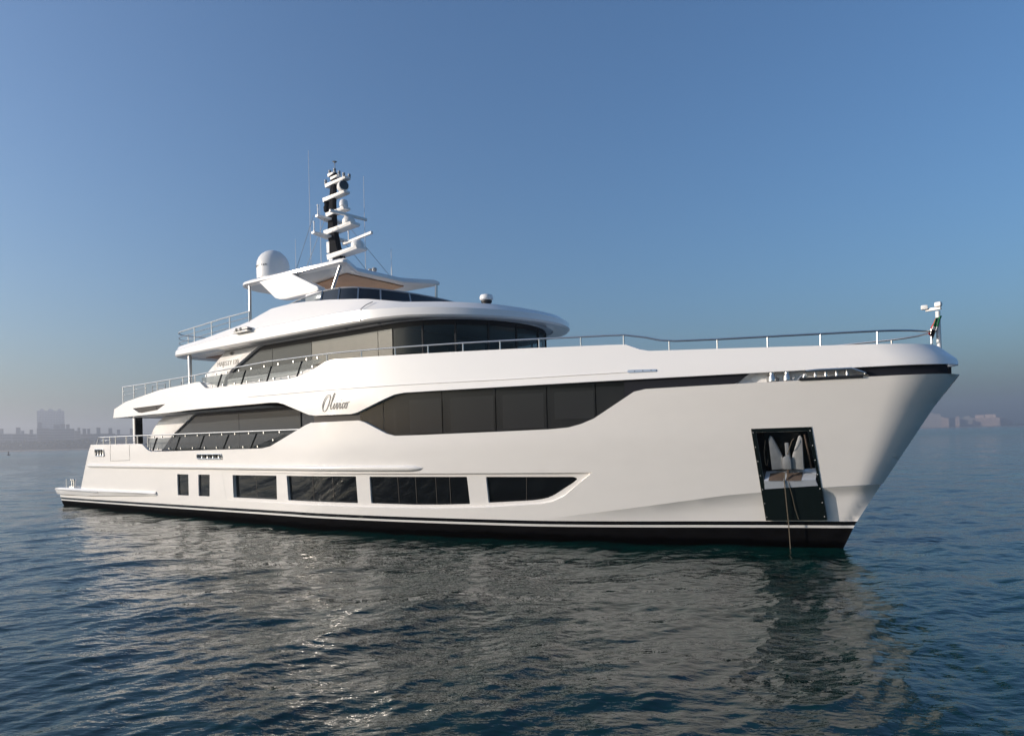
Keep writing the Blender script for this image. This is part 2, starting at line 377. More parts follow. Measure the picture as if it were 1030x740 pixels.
tr = [(-27.15, 2.63), (-28.0, 1.72), (-28.95, .75), (-29.6, .47)]
tr = [(x, z) for x, z in tr]
h.grid([[(x, yy(x, z)*k, z) for k in np.linspace(-1, 1, 9)] for x, z in tr])
h.grid([[(x, yy(x, z)*k, z) for k in np.linspace(-1, 1, 9)] for x, z in [(-31.5, .44), (-31.3, -1.0)]])
dk = [(x, inn(x, 2.3, .1)) for x in np.arange(-27.2, -12, 1.0)]
h.ngon([(x, y, 1.95) for x, y in dk]+[(x, -y, 1.95) for x, y in dk[::-1]])
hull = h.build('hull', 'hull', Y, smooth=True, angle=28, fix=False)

def glass_pane(name, poly, off, ma, parent=Y, lab=None, thick=.03):
    g = MB(); patch(g, poly, off=off); reveal(g, poly, off, off-thick)
    o = g.build(name, ma, parent, smooth=True, angle=30, fix=False)
    if lab: o['label'] = lab
    return o
WM = [[], [], [-15.95], [-13.15, -12.35], [-10.1, -9.55, -8.95, -8.55], [-6.5]]
for i, p in enumerate(WINR):
    off = -.05 if i < 2 else -.12
    o = glass_pane('hull_window', p, off, 'lowglass')
    for x in WM[i]:
        g = MB(); b, t = (x-.06, .825), (x+.06, 1.55)
        if i == 5: b = (x-.06, .96)
        if i == 4 : b = (x-.06, .84)
        q = [(b[0]-.008, b[1]), (b[0]+.008, b[1]), (t[0]+.008, t[1]), (t[0]-.008, t[1])]
        patch(g, q, off=off+.008); g.build('mullion', 'mull', o, fix=False)

# rubbing strake with a rounded nose
rb = MB(); rows = []
xs = list(np.arange(-27.55, -9.35, .4))+[-9.3, -9.2, -9.12]
for i, x in enumerate(xs):
    e = 1.0 if x < -9.35 else (.75 if x < -9.25 else .45 if x < -9.15 else .1)
    rows.append([(x, yy(x, 1.78+dz*e, o*e), 1.78+dz*e) for dz, o in ((-.085, -.02), (-.07, .05), (-.03, .085), (.03, .085), (.06, .06), (.085, -.02))])
rb.grid(rows); rb.ngon(rows[0]); rb.mirror().build('rubbing_strake', 'gel', Y, smooth=True, angle=50)

# swim platform and its tapering wings along the hull
sp = MB(); rows = []
for x in [-31.66, -31.6, -31.0, -29.5, -28.0, -26.0, -24.0, -22.9, -22.35, -22.2]:
    k = pl(x, [(-31.66, .55), (-31.6, .8), (-31, 1), (-28, 1), (-22.3, .75), (-22.2, .35)])
    zb = pl(x, [(-31.66, .46), (-28, .50), (-22.2, .70)]); zt = pl(x, [(-31.66, .76), (-31.5, .80), (-26, .83), (-22.2, .86)])
    o = .13*k
    rows.append([(x, yy(x, zb, -.05), zb), (x, yy(x, zb, o*.7), zb+.02), (x, yy(x, zb, o), zb+.1), (x, yy(x, zt, o), zt-.07), (x, yy(x, zt, o*.7), zt-.01), (x, yy(x, zt, -.08), zt)])
sp.grid(rows); sp.ngon(rows[-1])
sp.mirror()
sp.grid([[(-31.66, y*k, z) for k in np.linspace(1, -1, 7)] for _, y, z in rows[0]])
sp.grid([[(r[5][0], r[5][1]*k, r[5][2]) for k in np.linspace(1, -1, 7)] for r in rows[:6]])
sw = sp.build('swim_platform', 'gel', Y, smooth=True, angle=50)
g = MB()
for dx in (0, .22): g.lathe((-30.35+dx, -3.2, .80), [(.055, 0), (.055, .28), (.085, .30), (.085, .36), (.03, .37)], 14)
g.box((-30.24, -3.2, .83), (.5, .2, .04)); g.build('mooring_bollard', 'steel', sw, smooth=True)
g = MB(); g.tube([(-30.9, -3.25, .8), (-30.9, -3.25, 1.15)], .015); g.build('flag_socket', 'steel', sw)
g = MB(); g.tube([(x, yy(x, .66, .14), .70) for x in np.arange(-31.3, -26.9, .4)], .022, 6); g.build('fender_strip', 'greyplastic', sw)

# fairleads with polished bars
def fairlead(poly, n, axis_h):
    g = MB(); patch(g, poly, off=-.11); o = g.build('fairlead', 'black', Y, fix=False)
    x0, x1 = min(p[0] for p in poly), max(p[0] for p in poly); z0, z1 = min(p[1] for p in poly), max(p[1] for p in poly)
    g = MB(); lp = dens(poly, .1)+[dens(poly, .1)[0]]
    g.tube([(x, yy(x, z, .012), z) for x, z in lp], .022, 6, False); g.build('rim', 'steel', o, smooth=True)
    for k in range(n):
        x = lerp(x0, x1, (k+.7)/(n+.4)); g = MB()
        g.lathe((x, yy(x, (z0+z1)/2, -.04), z0), [(.045, 0), (.03, .03), (.03, z1-z0-.03), (.045, z1-z0)], 10); g.build('roller', 'steel', o, smooth=True)
    return o
fairlead(FAIR, 3, 0); fairlead(HAWSE, 4, 0)
# boarding door seam in the aft bulwark
g = MB(); lp = [(-25.3, 2.60), (-25.5, 1.97), (-23.85, 2.0), (-23.70, 2.58)]
g.tube([(x, yy(x, z, .001), z) for x, z in dens(lp, .2, False)], .006, 4); g.build('door_seam', 'taupe', Y)

# anchor pocket in the bow
fr = [(-1.40, 2.56), (-0.31, 2.57), (-0.23, .63), (-1.36, .60)]
g = MB(); ih = shrink(POCK, -.005)
patch(g, fr, [ih], off=.012, dx=.2, dz=.12); reveal(g, fr, .012, -.06)
pk = g.build('anchor_pocket', 'pocketblack', Y, smooth=True, angle=30, fix=False)
g = MB(); reveal(g, POCK, .01, -.42)
patch(g, POCK, off=-.42); g.build('pocket_liner', 'pocketblack', pk, fix=False)
ap = [(-1.30, 1.64), (-0.33, 1.70), (-0.29, 1.36), (-1.30, 1.28)]
def apy(x, z): return yy(x, z, .035-.27*min(1, max(0, (z-1.48)/.2)))
g = MB(); patch(g, [(-1.285, 1.47), (-0.345, 1.49), (-0.36, 1.72), (-1.29, 1.66)], fy=apy, dx=.12, dz=.05)
lo_ = [(-1.295, 1.29), (-0.315, 1.365), (-0.345, 1.49), (-1.285, 1.47)]; patch(g, lo_, fy=lambda x, z: yy(x, z, .035), dx=.12, dz=.05); reveal(g, lo_, .035, -.02)
g.build('apron_plate', 'plate', pk, fix=False)
for a in ((-1.2, -.93), (-.88, -.60)):
    g = MB(); patch(g, [(a[0], 1.62), (a[1], 1.64), (a[1], 1.47), (a[0], 1.47)], fy=lambda x, z: apy(x, z)-.015, dx=.15, dz=.05); g.build('wear_pad', 'rust', pk, fix=False)
g = MB()
for t in np.linspace(.04, .96, 7):
    for a, b in ((fr[0], fr[3]), (fr[1], fr[2])):
        x, z = lerp2(a, b, t); x += .03 if a == fr[0] else -.03
        g.lathe((x, yy(x, z, .012), z), [(.011, 0), (.010, .008), (.004, .010)], 8, (0, -1, 0))
        g.build('bolt', 'greyplastic', pk); g = MB()
g = MB(); q = [(POCK[1][0]-.09, 2.42), (POCK[2][0]-.12, 1.72)]
g.tube([(q[0][0], yy(q[0][0], q[0][1], -.12), q[0][1]), (q[1][0], yy(q[1][0], q[1][1], -.12), q[1][1])], .018, 6); g.build('pocket_rod', 'rust', pk)

# ------- upper bulwark band (the white wing from stern to bow)
VENT = [(-23.45, 3.93), (-22.98, 3.755), (-22.7, 3.735), (-21.55, 3.79), (-21.0, 3.97)]
u = MB()
o2 = T2+[(2.105, 3.72), (2.08, 3.80), (1.80, 4.05)]+T3[::-1]
patch(u, o2, [VENT], fine=0.0); reveal(u, VENT, 0, -.06)
t2 = dens(T2, closed=False); t3 = dens(T3, closed=False)
u.grid([[(x, yy(x, z), z) for x, z in t2], [(x, inn(x, z, .05), z-.01) for x, z in t2], [(x, inn(x, z, .22), z) for x, z in t2], [(x, inn(x, z, .22), 3.74) for x, z in t2]])
u.grid([[(x, yy(x, z), z) for x, z in t3], [(x, inn(x, z, .14), z+.004) for x, z in t3], [(x, inn(x, z, .14), 3.92) for x, z in t3]])
u.mirror()
af = [(-25.05, 3.63), (-24.97, 3.97), (-24.07, 4.20), (-24.07, 3.95)]
u.grid([[(x, yy(x, z)*k, z) for k in np.linspace(1, -1, 9)] for x, z in af])
sx = list(np.arange(-25.04, -2.6, .5))
bot = [(x, inn(x, 3.95, .08)) for x in sx]
for z in (3.75, 3.93):
    u.grid([[(x, y*k, z) for k in (1, .5, 0, -.5, -1)] for x, y in bot])
upper = u.build('upper_bulwark', 'gel', Y, smooth=True, angle=28, fix=False)
g = MB(); g.grid([[(x, yy(x, 3.66)*.97*k, 3.645) for k in np.linspace(1, -1, 5)] for x in np.arange(-24.9, -14.5, .8)]); g.build('deck_soffit', 'soffit', Y, fix=False)
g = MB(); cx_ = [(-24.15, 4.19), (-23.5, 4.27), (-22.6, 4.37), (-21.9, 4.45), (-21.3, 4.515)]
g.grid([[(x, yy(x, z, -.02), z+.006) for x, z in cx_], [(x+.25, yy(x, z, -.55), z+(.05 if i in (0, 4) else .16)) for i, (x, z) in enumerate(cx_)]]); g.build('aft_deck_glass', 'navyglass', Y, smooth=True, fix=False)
g = MB(); patch(g, VENT, off=-.05); vg = g.build('vent_grille', 'taupe', Y, fix=False)
g = MB()
for k in range(9):
    z = 3.77+k*.02
    g.box((-22.3, yy(-22.3, z, -.045), z), (1.2, .02, .008))
g.build('louvre', 'black', vg)
g = MB(); gr = [(-15.86, 3.94), (-12, 3.915), (-9.42, 3.90), (-6.52, 3.86), (-3.7, 3.85)]
g.tube([(x, yy(x, z, .004), z) for x, z in dens(gr, .4, False)], .014, 6); g.build('side_moulding', 'gel', Y, smooth=True)
g = MB(); nz = rounded([(-3.72, 3.895), (-3.12, 3.875), (-3.12, 3.825), (-3.72, 3.83)], .02, 2)
patch(g, nz, off=.02); reveal(g, nz, .02, -.02); sv = g.build('side_vent', 'steel', Y, fix=False)
for k in range(3):
    g = MB(); g.box((-3.6+.17*k, yy(-3.5+.17*k, 3.855, .022), 3.855), (.09, .02, .022), Matrix.Rotation(RAD(-12), 3, 'Z')); g.build('vent_slot', 'black', sv)

# ------- window ribbon of the forward main deck, one pane at a time
def t1z(x): return pl(x, T1)
def t2z(x): return pl(x, T2)
def between(x0, x1, lean=0.0, g=.0):
    cut = sorted([p[0] for p in T1+T2 if x0+.03 < p[0] < x1-.03])
    lo = [(x, t1z(x)+g) for x in [x0]+cut+[x1]]; hi = [(x, t2z(x)-g) for x in [x0]+cut+[x1]]
    return lo+hi[::-1]
bounds = [-10.98, -10.18, -8.40, -6.95, -5.68, -4.55, -3.88]
def flat_side(off): return lambda x, z: -max(half(x, 2.66)+off, .003)
blinds = {0: None, 1: (.42, .95), 2: (.12, .92), 3: (.10, .90), 4: (.12, .92), 5: None}
for i, (a, b) in enumerate(zip(bounds, bounds[1:])):
    g = MB(); patch(g, between(a+.012, b-.012, g=-.03), fy=flat_side(-.05)); o = g.build('ribbon_window', 'ribbonglass', Y, smooth=True, angle=30, fix=False)
    if blinds[i]:
        x0, x1 = lerp(a, b, blinds[i][0]), lerp(a, b, blinds[i][1]); g = MB()
        zl = max(t1z(x0), t1z(x1))+.05
        patch(g, [(x0, zl), (x1, zl), (x1, 3.52), (x0, 3.52)], fy=flat_side(-.13)); g.build('window_blind', 'blind', o, fix=False)
g = MB(); patch(g, between(-11.05, -3.80, g=-.05), fy=flat_side(-.22)); g.build('ribbon_backing', 'black', Y, fix=False)
g = MB(); patch(g, between(-12.78, -10.98, g=-.04), off=-.10); g.build('waist_panel', 'taupe', Y, fix=False)
# navy recess that carries on to the stem, with an opening for the mooring gear
g = MB()
a1 = [(-3.84, 3.25), (-3.6, 3.38), (-1.62, 3.44), (-1.62, 3.49), (-1.56, 3.52), (-1.30, 3.70), (-3.84, 3.72)]
a2 = [(.40, 3.70), (.74, 3.52), (.74, 3.46), (1.4, 3.482), (1.96, 3.49), (1.96, 3.685), (1.4, 3.69)]
rs = lambda x, z: -max(half(x, min(3.6, max(3.5, z)))-.10*(min(1, max(.2, (2.1-x)/.5))), .002)
for q in (a1, a2):
    g = MB(); patch(g, q, fy=rs); g.build('recess_band', 'recess', Y, smooth=True, fix=False)
    g = MB(); patch(g, q, fy=lambda x, z: -rs(x, z)); g.build('recess_band', 'recess', Y, smooth=True, fix=False)
g = MB(); g.grid([[(x, -max(half(x, z)-.26, .1), z) for x in np.arange(-1.9, 1.0, .2)] for z in (3.35, 3.5, 3.78)]); g.build('mooring_bulkhead', 'gel', Y, fix=False)
g = MB(); g.add([(-1.62, yy(-1.62, 3.5, -.14), 3.45), (-.95, yy(-.95, 3.5, -.36), 3.47), (-1.2, yy(-1.2, 3.5, -.34), 3.66), (-1.36, yy(-1.36, 3.5, -.2), 3.70)], [(0, 1, 2, 3)]); g.build('recess_cheek', 'gel', Y, fix=False)
# mooring gear seen through the opening
for i, x in enumerate((-.93, -.66)):
    g = MB(); y = yy(x, 3.5, -.10)
    g.lathe((x, y, 3.50), [(.08, 0), (.08, .08), (.055, .12), (.05, .2), (.08, .25), (.08, .28), (.04, .30)], 18)
    g.build('capstan', 'steel', Y, smooth=True)
g = MB()
for k in range(4): g.box((-.99+.045*k, yy(-.9, 3.5, -.2)+.0*k, 3.535), (.02, .12, .09))
g.lathe((-1.02, yy(-1.0, 3.5, -.22), 3.55), [(.02, -.05), (.075, -.03), (.075, .03), (.02, .05)], 14, (1, .3, 0)); g.build('chain_stopper', 'galv', Y)
g = MB(); fx = np.linspace(-.42, .66, 9)
g.tube([(x, yy(x, 3.5, .015), 3.505) for x in fx], .03, 8); rf = g.build('roller_frame', 'black', Y, smooth=True)
g = MB(); tp = [(-.34, 3.53), (-.30, 3.655), (-.1, 3.665), (.47, 3.66), (.70, 3.56), (.64, 3.515)]
g.tube([(x, yy(x, z, .012), z) for x, z in dens(tp, .12, False)], .028, 8); g.build('frame_rail', 'steel', rf, smooth=True)
for x in (-.12, .06, .24, .42):
    g = MB(); g.lathe((x-.03, yy(x, 3.55, -.03), 3.50), [(.05, 0), (.032, .03), (.03, .13), (.045, .16)], 12); g.build('frame_roller', 'steel', rf, smooth=True)
g = MB(); g.tube([(-.46, yy(-.46, 3.5, -.05), 3.50), (-.36, yy(-.36, 3.55, -.05), 3.60), (-.30, yy(-.3, 3.55, -.05), 3.50)], .014, 6); g.build('frame_hook', 'steel', rf, smooth=True)

# ------- main deck saloon behind the side deck
g = MB()
pil = [(-24.75, 1.96), (-24.25, 2.84), (-23.95, 3.18), (-23.55, 3.45), (-23.05, 3.64), (-20.7, 3.64), (-20.95, 3.60), (-22.39, 2.96), (-23.9, 1.96)]
for s in (-1, 1):
    g = MB(); g.prism(pil, s*2.72, s*2.56); g.build('saloon_pillar', 'gel', Y, bevel=.02)
g = MB()
g.box((-18.6, 0, 3.585), (8.2, 5.25, .10)); g.build('saloon_header', 'black', Y)
gx = [-23.4, -20.6, -18.15, -14.75]
gx = [-22.9, -18.15, -14.75]
for s in (-1, 1):
    for a, b in zip(gx, gx[1:]):
        g = MB(); g.box(((a+b)/2, s*2.62, 2.745), (b-a-.02, .03, 1.58)); g.build('saloon_window', 'glass', Y)
g = MB(); g.box((-18.7, 0, 2.74), (8.0, 5.15, 1.55)); g.build('saloon_core', 'black', Y)
g = MB()                                                    # angled glass that closes the side deck forward
for s in (-1, 1):
    p0, p1 = (-14.73, -2.62), (-12.72, -3.58)
    g = MB(); g.add([(p0[0], s*-p0[1]*-1, 1.96), (p1[0], s*-p1[1]*-1, 1.96), (p1[0], s*-p1[1]*-1, 3.72), (p0[0], s*-p0[1]*-1, 3.72)], [(0, 1, 2, 3)]); g.build('side_door_glass', 'navyglass', Y, fix=False)
for s in (-1, 1):
    g = MB(); g.box((-25.10, s*2.8, 2.80), (.20, .26, 1.70)); o = g.build('deck_post', 'gel', Y, bevel=.012)
    g = MB(); g.box((-24.97, s*2.8-.012, 2.80), (.08, .28, 1.70)); g.build('post_glass', 'navyglass', o)

# ------- glass bulwark panels with dark posts and polished rails
def rail_line(pts, off=-.10): return [(x, yy(x, min(z, 4.2), off), z) for x, z in dens(pts, .35, False)]
def glass_bulwark(xs, zlo, zhi, lean):
    tops = zhi
    for i, (a, b) in enumerate(zip(xs, xs[1:])):
        la, lb = lean, lean
        q = [(a+.03-la+ (0 if i else lean), zlo(a)+.04), (b-.03-lb, zlo(b)+.04), (b-.03, tops(b)-.10), (a+.03, tops(a)-.10)]
        g = MB(); f = lambda x, z: yy(x, z, -.07)
        patch(g, q, fy=f, dx=.6, dz=.3); p = g.build('bulwark_glass', 'railglass', Y, fix=False)
        for k in range(2):
            x = lerp(a, b, (k+.5)/2)
            for z, xx in ((tops(x)-.06, x), (zlo(x)+.05, x-lean)):
                g = MB(); g.box((xx, yy(xx, z, -.06), z), (.032, .035, .055)); g.build('glass_clip', 'steel', p)
    for x in xs[1:-1]:
        g = MB(); a, b = Vector((x-lean, yy(x-lean, zlo(x), -.075), zlo(x)+.0)), Vector((x, yy(x, tops(x), -.075), tops(x)-.09))
        g.tube([a, b], .035, 4); g.build('glass_post', 'black', Y)
glass_bulwark([-22.45, -21.75, -20.12, -18.55, -17.08, -15.55, -13.95], lambda x: max(2.36, pl(x, T1)), lambda x: 2.89, .33)
glass_bulwark([-18.75, -17.52, -16.16, -14.80, -13.32, -12.35], lambda x: max(4.36, pl(x, T3)), lambda x: pl(x, [(-18.8, 4.83), (-12, 4.92)]), .22)
def railing(pts, stan, base, mids=(), r=.020, name='guard_rail', off=-.10, both=True):
    for s in ((1, -1) if both else (1,)):
        g = MB(); g.tube([(x, y*s, z) for x, y, z in rail_line(pts, off)], r, 8); ro = g.build(name, 'steel', Y, smooth=True)
        for mline in mids:
            g = MB(); g.tube([(x, y*s, z) for x, y, z in rail_line(mline, off)], r*.6, 6); g.build('mid_rail', 'steel', ro, smooth=True)
        for x in stan:
            zt = pl(x, pts); zb = base(x); g = MB()
            g.tube([(x, yy(x, min(zb, 4.2), off)*s, zb-.05), (x, yy(x, min(zt, 4.2), off)*s, zt)], r*.85, 8); g.build('stanchion', 'steel', ro, smooth=True)
t3z = lambda x: pl(x, T3)
BR = [(-18.9, 4.86), (-14.95, 4.95), (-11.9, 4.92), (-9.5, 4.87), (-7.76, 4.82), (-5.79, 4.75), (-4.2, 4.69), (-3.85, 4.675), (-3.4, 4.585), (-3.1, 4.50), (-2.8, 4.46), (-1.96, 4.43), (.86, 4.37), (1.66, 4.355)]
railing(BR, [-12.2, -10.9, -9.77, -8.76, -7.76, -6.77, -5.79, -4.81, -3.86, -2.91, -1.96, -1.02, -.08, .87], t3z)
railing([(-24.55, 4.79), (-22.8, 4.80), (-18.8, 4.86)], [-24.5, -23.6, -22.7, -21.8, -20.9, -20.0, -19.2], t3z,
        mids=[[(-24.55, 4.62), (-22.6, 4.66)], [(-24.55, 4.47), (-23.4, 4.50)]], r=.02, off=-.12)
for x0, x1 in ((-24.0, -23.0), (-21.8, -20.9)):
    g = MB()
    for z in (4.86, 4.70): g.tube([(x0, -2.7, z), (x1, -2.7, z)], .018, 6)
    for x in (x0, x1): g.tube([(x, -2.7, 3.95), (x, -2.7, 4.86)], .018, 6)
    g.build('deck_gate', 'steel', Y)
railing([(-26.85, 2.63), (-26.6, 2.91), (-23.2, 2.91), (-13.35, 2.88)], [-26.2, -25.6, -25.1, -24.2, -23.3, -22.5], lambda x: t1z(x), r=.022, mids=[[(-26.4, 2.78), (-25.6, 2.78)]])

# ------- sky lounge and wheelhouse on the upper deck
def superell(xc, xf, yb, n, e, a0=0, a1=90):
    out = []
    for i in range(n+1):
        a = RAD(lerp(a0, a1, i/n)); out.append((xc+(xf-xc)*math.sin(a)**(2/e), -yb*math.cos(a)**(2/e)))
    return out
def house_y(): return superell(-10.5, -7.98, 2.75, 28, 2.0)
front = house_y()
g = MB(); pln = [(-18.6, -2.75)]+front; pln = pln+[(x, -y) for x, y in pln[::-1][1:]]
g.grid([[(x, y*k, z) for x, y in pln] for z, k in ((3.94, 1.03), (4.70, 1.03), (4.74, 1.0))])
g.build('lounge_wall', 'gel', Y, smooth=True, angle=40, fix=False)
g = MB(); g.grid([[(x, y*1.012, z) for x, y in pln] for z in (5.50, 5.66)]); g.build('window_head_band', 'black', Y, smooth=True, angle=40, fix=False)
g = MB(); pp = [(-20.35, 3.95), (-19.78, 4.92), (-18.45, 5.64), (-16.35, 5.64), (-16.62, 5.58), (-18.15, 4.98), (-18.5, 4.75), (-18.75, 3.95)]
for s in (-1, 1):
    g = MB(); g.prism(pp, s*2.90, s*2.66); g.build('lounge_pillar', 'gel', Y, bevel=.02)
lw = [-18.5, -15.93, -13.93, -11.02, -10.45]
for s in (-1, 1):
    for a, b in zip(lw, lw[1:]):
        g = MB(); g.box(((a+b)/2, s*2.765, 5.01), (b-a-.022, .03, 1.14)); g.build('lounge_window', 'glowglass' if a > -14 else 'glass', Y)
fr2 = [(-10.43, -2.765)]+[(x, y*1.005) for x, y in front[3:]]
full = fr2+[(x, -y) for x, y in fr2[::-1][1:]]
n = len(full); cuts = [0, 5, 11, 17, 23, n//2+4, n//2+10, n//2+16, n//2+22, n-1]
cuts = sorted(set(min(c, n-1) for c in cuts))
for a, b in zip(cuts, cuts[1:]):
    g = MB(); seg = full[a:b+1]; g.grid([[(x, y, 4.74) for x, y in seg], [(lerp(x, -10, .01), y, 5.56) for x, y in seg]])
    g.build('bridge_window', 'bridgeglass', Y, smooth=True, fix=False)
for c in cuts[1:-1]:
    x, y = full[c]; g = MB(); g.tube([(x, y, 4.70), (x, y, 5.6)], .03, 6); g.build('bridge_mullion', 'black', Y, smooth=True)
g = MB(); g.box((-14.55, 0, 4.8), (8.0, 5.35, 1.62)); g.build('lounge_core', 'black', Y)
g = MB(); g.box((-9.75, 0, 4.55), (.7, 3.4, .9)); g.box((-9.4, 0, 4.80), (.6, 3.2, .10)); g.build('helm_console', 'black', Y, bevel=.03)
g = MB(); g.box((-9.75, -.4, 5.1), (.12, 1.2, .4)); g.build('helm_screen', 'greyplastic', Y)
# letters and emblem on the pillar
def text(s, size, loc, ma, parent, name='lettering', rz=0.0, shear=0.0, extr=.004, ax='CENTER'):
    cu = bpy.data.curves.new(name, 'FONT'); cu.body = s; cu.size = size; cu.extrude = extr; cu.align_x = ax; cu.shear = shear
    o = bpy.data.objects.new(name, cu); COL.objects.link(o); o.rotation_euler = (math.pi/2, 0, rz); o.location = loc
    me = bpy.data.meshes.new_from_object(o); bpy.data.objects.remove(o)
    ob = bpy.data.objects.new(name, me); COL.objects.link(ob); ob.rotation_euler = (math.pi/2, 0, rz); ob.location = loc; ob.parent = parent
    me.materials.clear(); me.materials.append(M[ma]); return ob
text('MAJESTY 120', .23, (-18.30, -2.908, 5.16), 'paleletter', Y)
g = MB()
for r in range(5):
    for s in (-1, 1): g.tube([(-18.05, -2.906, 5.48), (-18.05+s*.045*r, -2.906, 5.60-.012*r)], .008, 4)
g.build('emblem', 'paleletter', Y)

# ------- sun deck roof
RP = []
for i in range(9):
    a = RAD(i*90/8); RP.append((-20.5-.75*math.cos(a), -2.75-.72*math.sin(a)))
RP = [(-21.25, 0), (-21.25, -1.4)]+RP+[(x, -3.47) for x in np.arange(-19.6, -11.2, .55)]+superell(-11.2, -7.12, 3.47, 34, 2.0)
def norms(P):
    out = []
    for i, p in enumerate(P):
        a = Vector(P[max(i-1, 0)]); b = Vector(P[min(i+1, len(P)-1)]); d = (b-a).normalized()
        out.append(Vector((-d.y, d.x)))
    out[0] = Vector((1, 0)); out[-1] = Vector((-1, 0)); return out
RN = norms(RP)
zc = lambda x: pl(x, [(-21.3, 5.80), (-19, 5.90), (-16, 6.03), (-12, 6.02), (-9.5, 5.90), (-7, 5.76)])
zt = lambda x: pl(x, [(-21.3, 5.85), (-20.4, 5.99), (-19.0, 6.07), (-16.5, 6.31), (-16.1, 6.38), (-15.4, 6.58), (-15.1, 6.61), (-14, 6.62), (-12.5, 6.50), (-10.9, 6.30), (-9.7, 6.10), (-8.7, 6.05), (-7.6, 5.97), (-7.0, 5.88)])
ins = lambda x: pl(x, [(-21.3, .08), (-16.4, .14), (-15.2, .20), (-11, .22), (-9, .30), (-7, .22)])
def ring(fd, fz): return [(p[0]+nn.x*fd(p[0]), p[1]+nn.y*fd(p[0]), fz(p[0])) for p, nn in zip(RP, RN)]
zb_ = lambda x: pl(x, [(-21.3, 5.62), (-12, 5.66), (-9.5, 5.66), (-7, 5.56)])
rr = MB()
rows = [ring(lambda x: .5, lambda x: zb_(x)+.02), ring(lambda x: .16, lambda x: zb_(x)-.01), ring(lambda x: .05, lambda x: zb_(x)+.005), ring(lambda x: 0, lambda x: zb_(x)+.05),
        ring(lambda x: .015, zc), ring(lambda x: .05, lambda x: zc(x)+.03),
        ring(lambda x: ins(x)*.9, lambda x: zt(x)-.03), ring(ins, zt), ring(lambda x: ins(x)+.12, lambda x: zt(x)+.005)]
rows.append([(x*.6+-10.5*.4 if x > -10.5 else x, y*.55, z+.20*min(1, max(0, (x+12.5)/2.5)) if x > -12.5 else z-.25) for x, y, z in rows[-1]])
rows.append([(x, 0, z+.03) for x, y, z in rows[-1]])
rr.grid(rows); rr.mirror()
roof = rr.build('sun_deck_roof', 'gel', Y, smooth=True, angle=24, fix=True)
g = MB(); pr = ring(lambda x: .42, lambda x: 5.645); g.ngon(pr+[(x, -y, z) for x, y, z in pr[::-1]]); g.build('roof_soffit', 'soffit', roof, fix=False)
g = MB(); g.box((-19.6, 0, 5.63), (1.6, 5.0, .02)); g.build('wood_soffit', 'wood', roof)
g = MB()
for k, (x, y) in enumerate([(-8.5, -2.0), (-8.0, -1.2), (-9.4, -2.75), (-10.7, -3.0), (-12, -3.05), (-7.7, 0)]): g.lathe((x, y, 5.628), [(.05, 0), (.05, .02)], 12)
g.build('downlight', 'greyplastic', roof)
for s in (-1, 1):
    g = MB(); g.tube([(-20.1, s*3.25, 3.95), (-20.1, s*3.25, 5.66)], .06, 12); g.build('roof_post', 'steel', Y, smooth=True)
# deck light housing on the fascia, boarding seam
g = MB(); hp = [(-16.75, 6.02), (-16.0, 6.03), (-15.92, 6.08), (-16.1, 6.14), (-16.6, 6.12)]
g.prism(hp, -3.62, -3.44); sl_ = g.build('side_floodlight', 'greyplastic', Y, bevel=.02)
g = MB()
for x in (-16.55, -16.32): g.lathe((x, -3.625, 6.075), [(.05, 0), (.045, .015), (.0, .02)], 12, (0, -1, 0))
g.build('flood_lens', 'navyglass', sl_)
g = MB(); g.box((-16.4, -3.52, 6.0), (.85, .18, .035)); g.build('flood_bracket', 'whiteplastic', sl_, bevel=.01)
g = MB(); sm = [(-10.93, -3.474, 5.70), (-10.9, -3.462, 6.0), (-10.75, -3.40, 6.10), (-10.6, -3.31, 6.17)]; g.tube(sm, .013, 6); g.build('hatch_seam', 'greyplastic', Y)
# sun deck rail (aft) and glass windscreen
def roof_rail():
    pts = [p for p, nn in zip(RP, RN)]
    line = [(p[0]+nn.x*.14, p[1]+nn.y*.14) for p, nn in zip(RP, RN) if p[0] <= -15.9]
    zr = lambda x: pl(x, [(-21.3, 6.45), (-17.8, 6.62), (-15, 6.68)])
    for s in (1, -1):
        g = MB(); g.tube([(x, y*s, zr(x)) for x, y in line], .022, 8); ro = g.build('sun_deck_rail', 'steel', Y, smooth=True)
        for d in (.18, .36):
            g = MB(); lm = [(x, y*s, zr(x)-d) for x, y in line if zr(x)-d > zt(x)+.03]
            g.tube(lm, .013, 6); g.build('mid_rail', 'steel', ro, smooth=True)
        last = None
        for x, y in line:
            if last is None or math.hypot(x-last[0], y-last[1]) > .85:
                last = (x, y)
                if zr(x)-zt(x) > .08:
                    g = MB(); g.tube([(x, y*s, zt(x)-.02), (x, y*s, zr(x))], .02, 8); g.build('stanchion', 'steel', ro, smooth=True)
roof_rail()
ws = [(-15.6, -2.80), (-14.6, -2.76), (-13.6, -2.68)]+superell(-13.2, -11.25, 2.66, 20, 2.2)
wz = lambda x: pl(x, [(-15.6, 6.74), (-14.4, 6.95), (-13.4, 7.03), (-12.4, 6.99), (-11.2, 6.86)])
wb = lambda x: pl(x, [(-15.6, 6.60), (-13, 6.60), (-10.7, 6.55)])
idx = [0, 1, 2, 5, 9, 13, 18, len(ws)-1]
for a, b in zip(idx, idx[1:]):
    for s in (1, -1):
        g = MB(); seg = ws[a:b+1]
        g.grid([[(x, y*s, wb(x)) for x, y in seg], [(lerp(x, -14.5, .04), y*.95*s, wz(x)) for x, y in seg]])
        g.build('fly_windscreen', 'navyglass' if a >= 2 else 'railglass', Y, smooth=True, fix=False)
g = MB(); g.tube([(lerp(x, -14.5, .04), y*.95, wz(x)) for x, y in ws], .022, 6); g.mirror()
for a in idx[2:-1]:
    x, y = ws[a]; g.tube([(x, y*1.005, wb(x)), (lerp(x, -14.5, .04), y*.955, wz(x))], .03, 4)
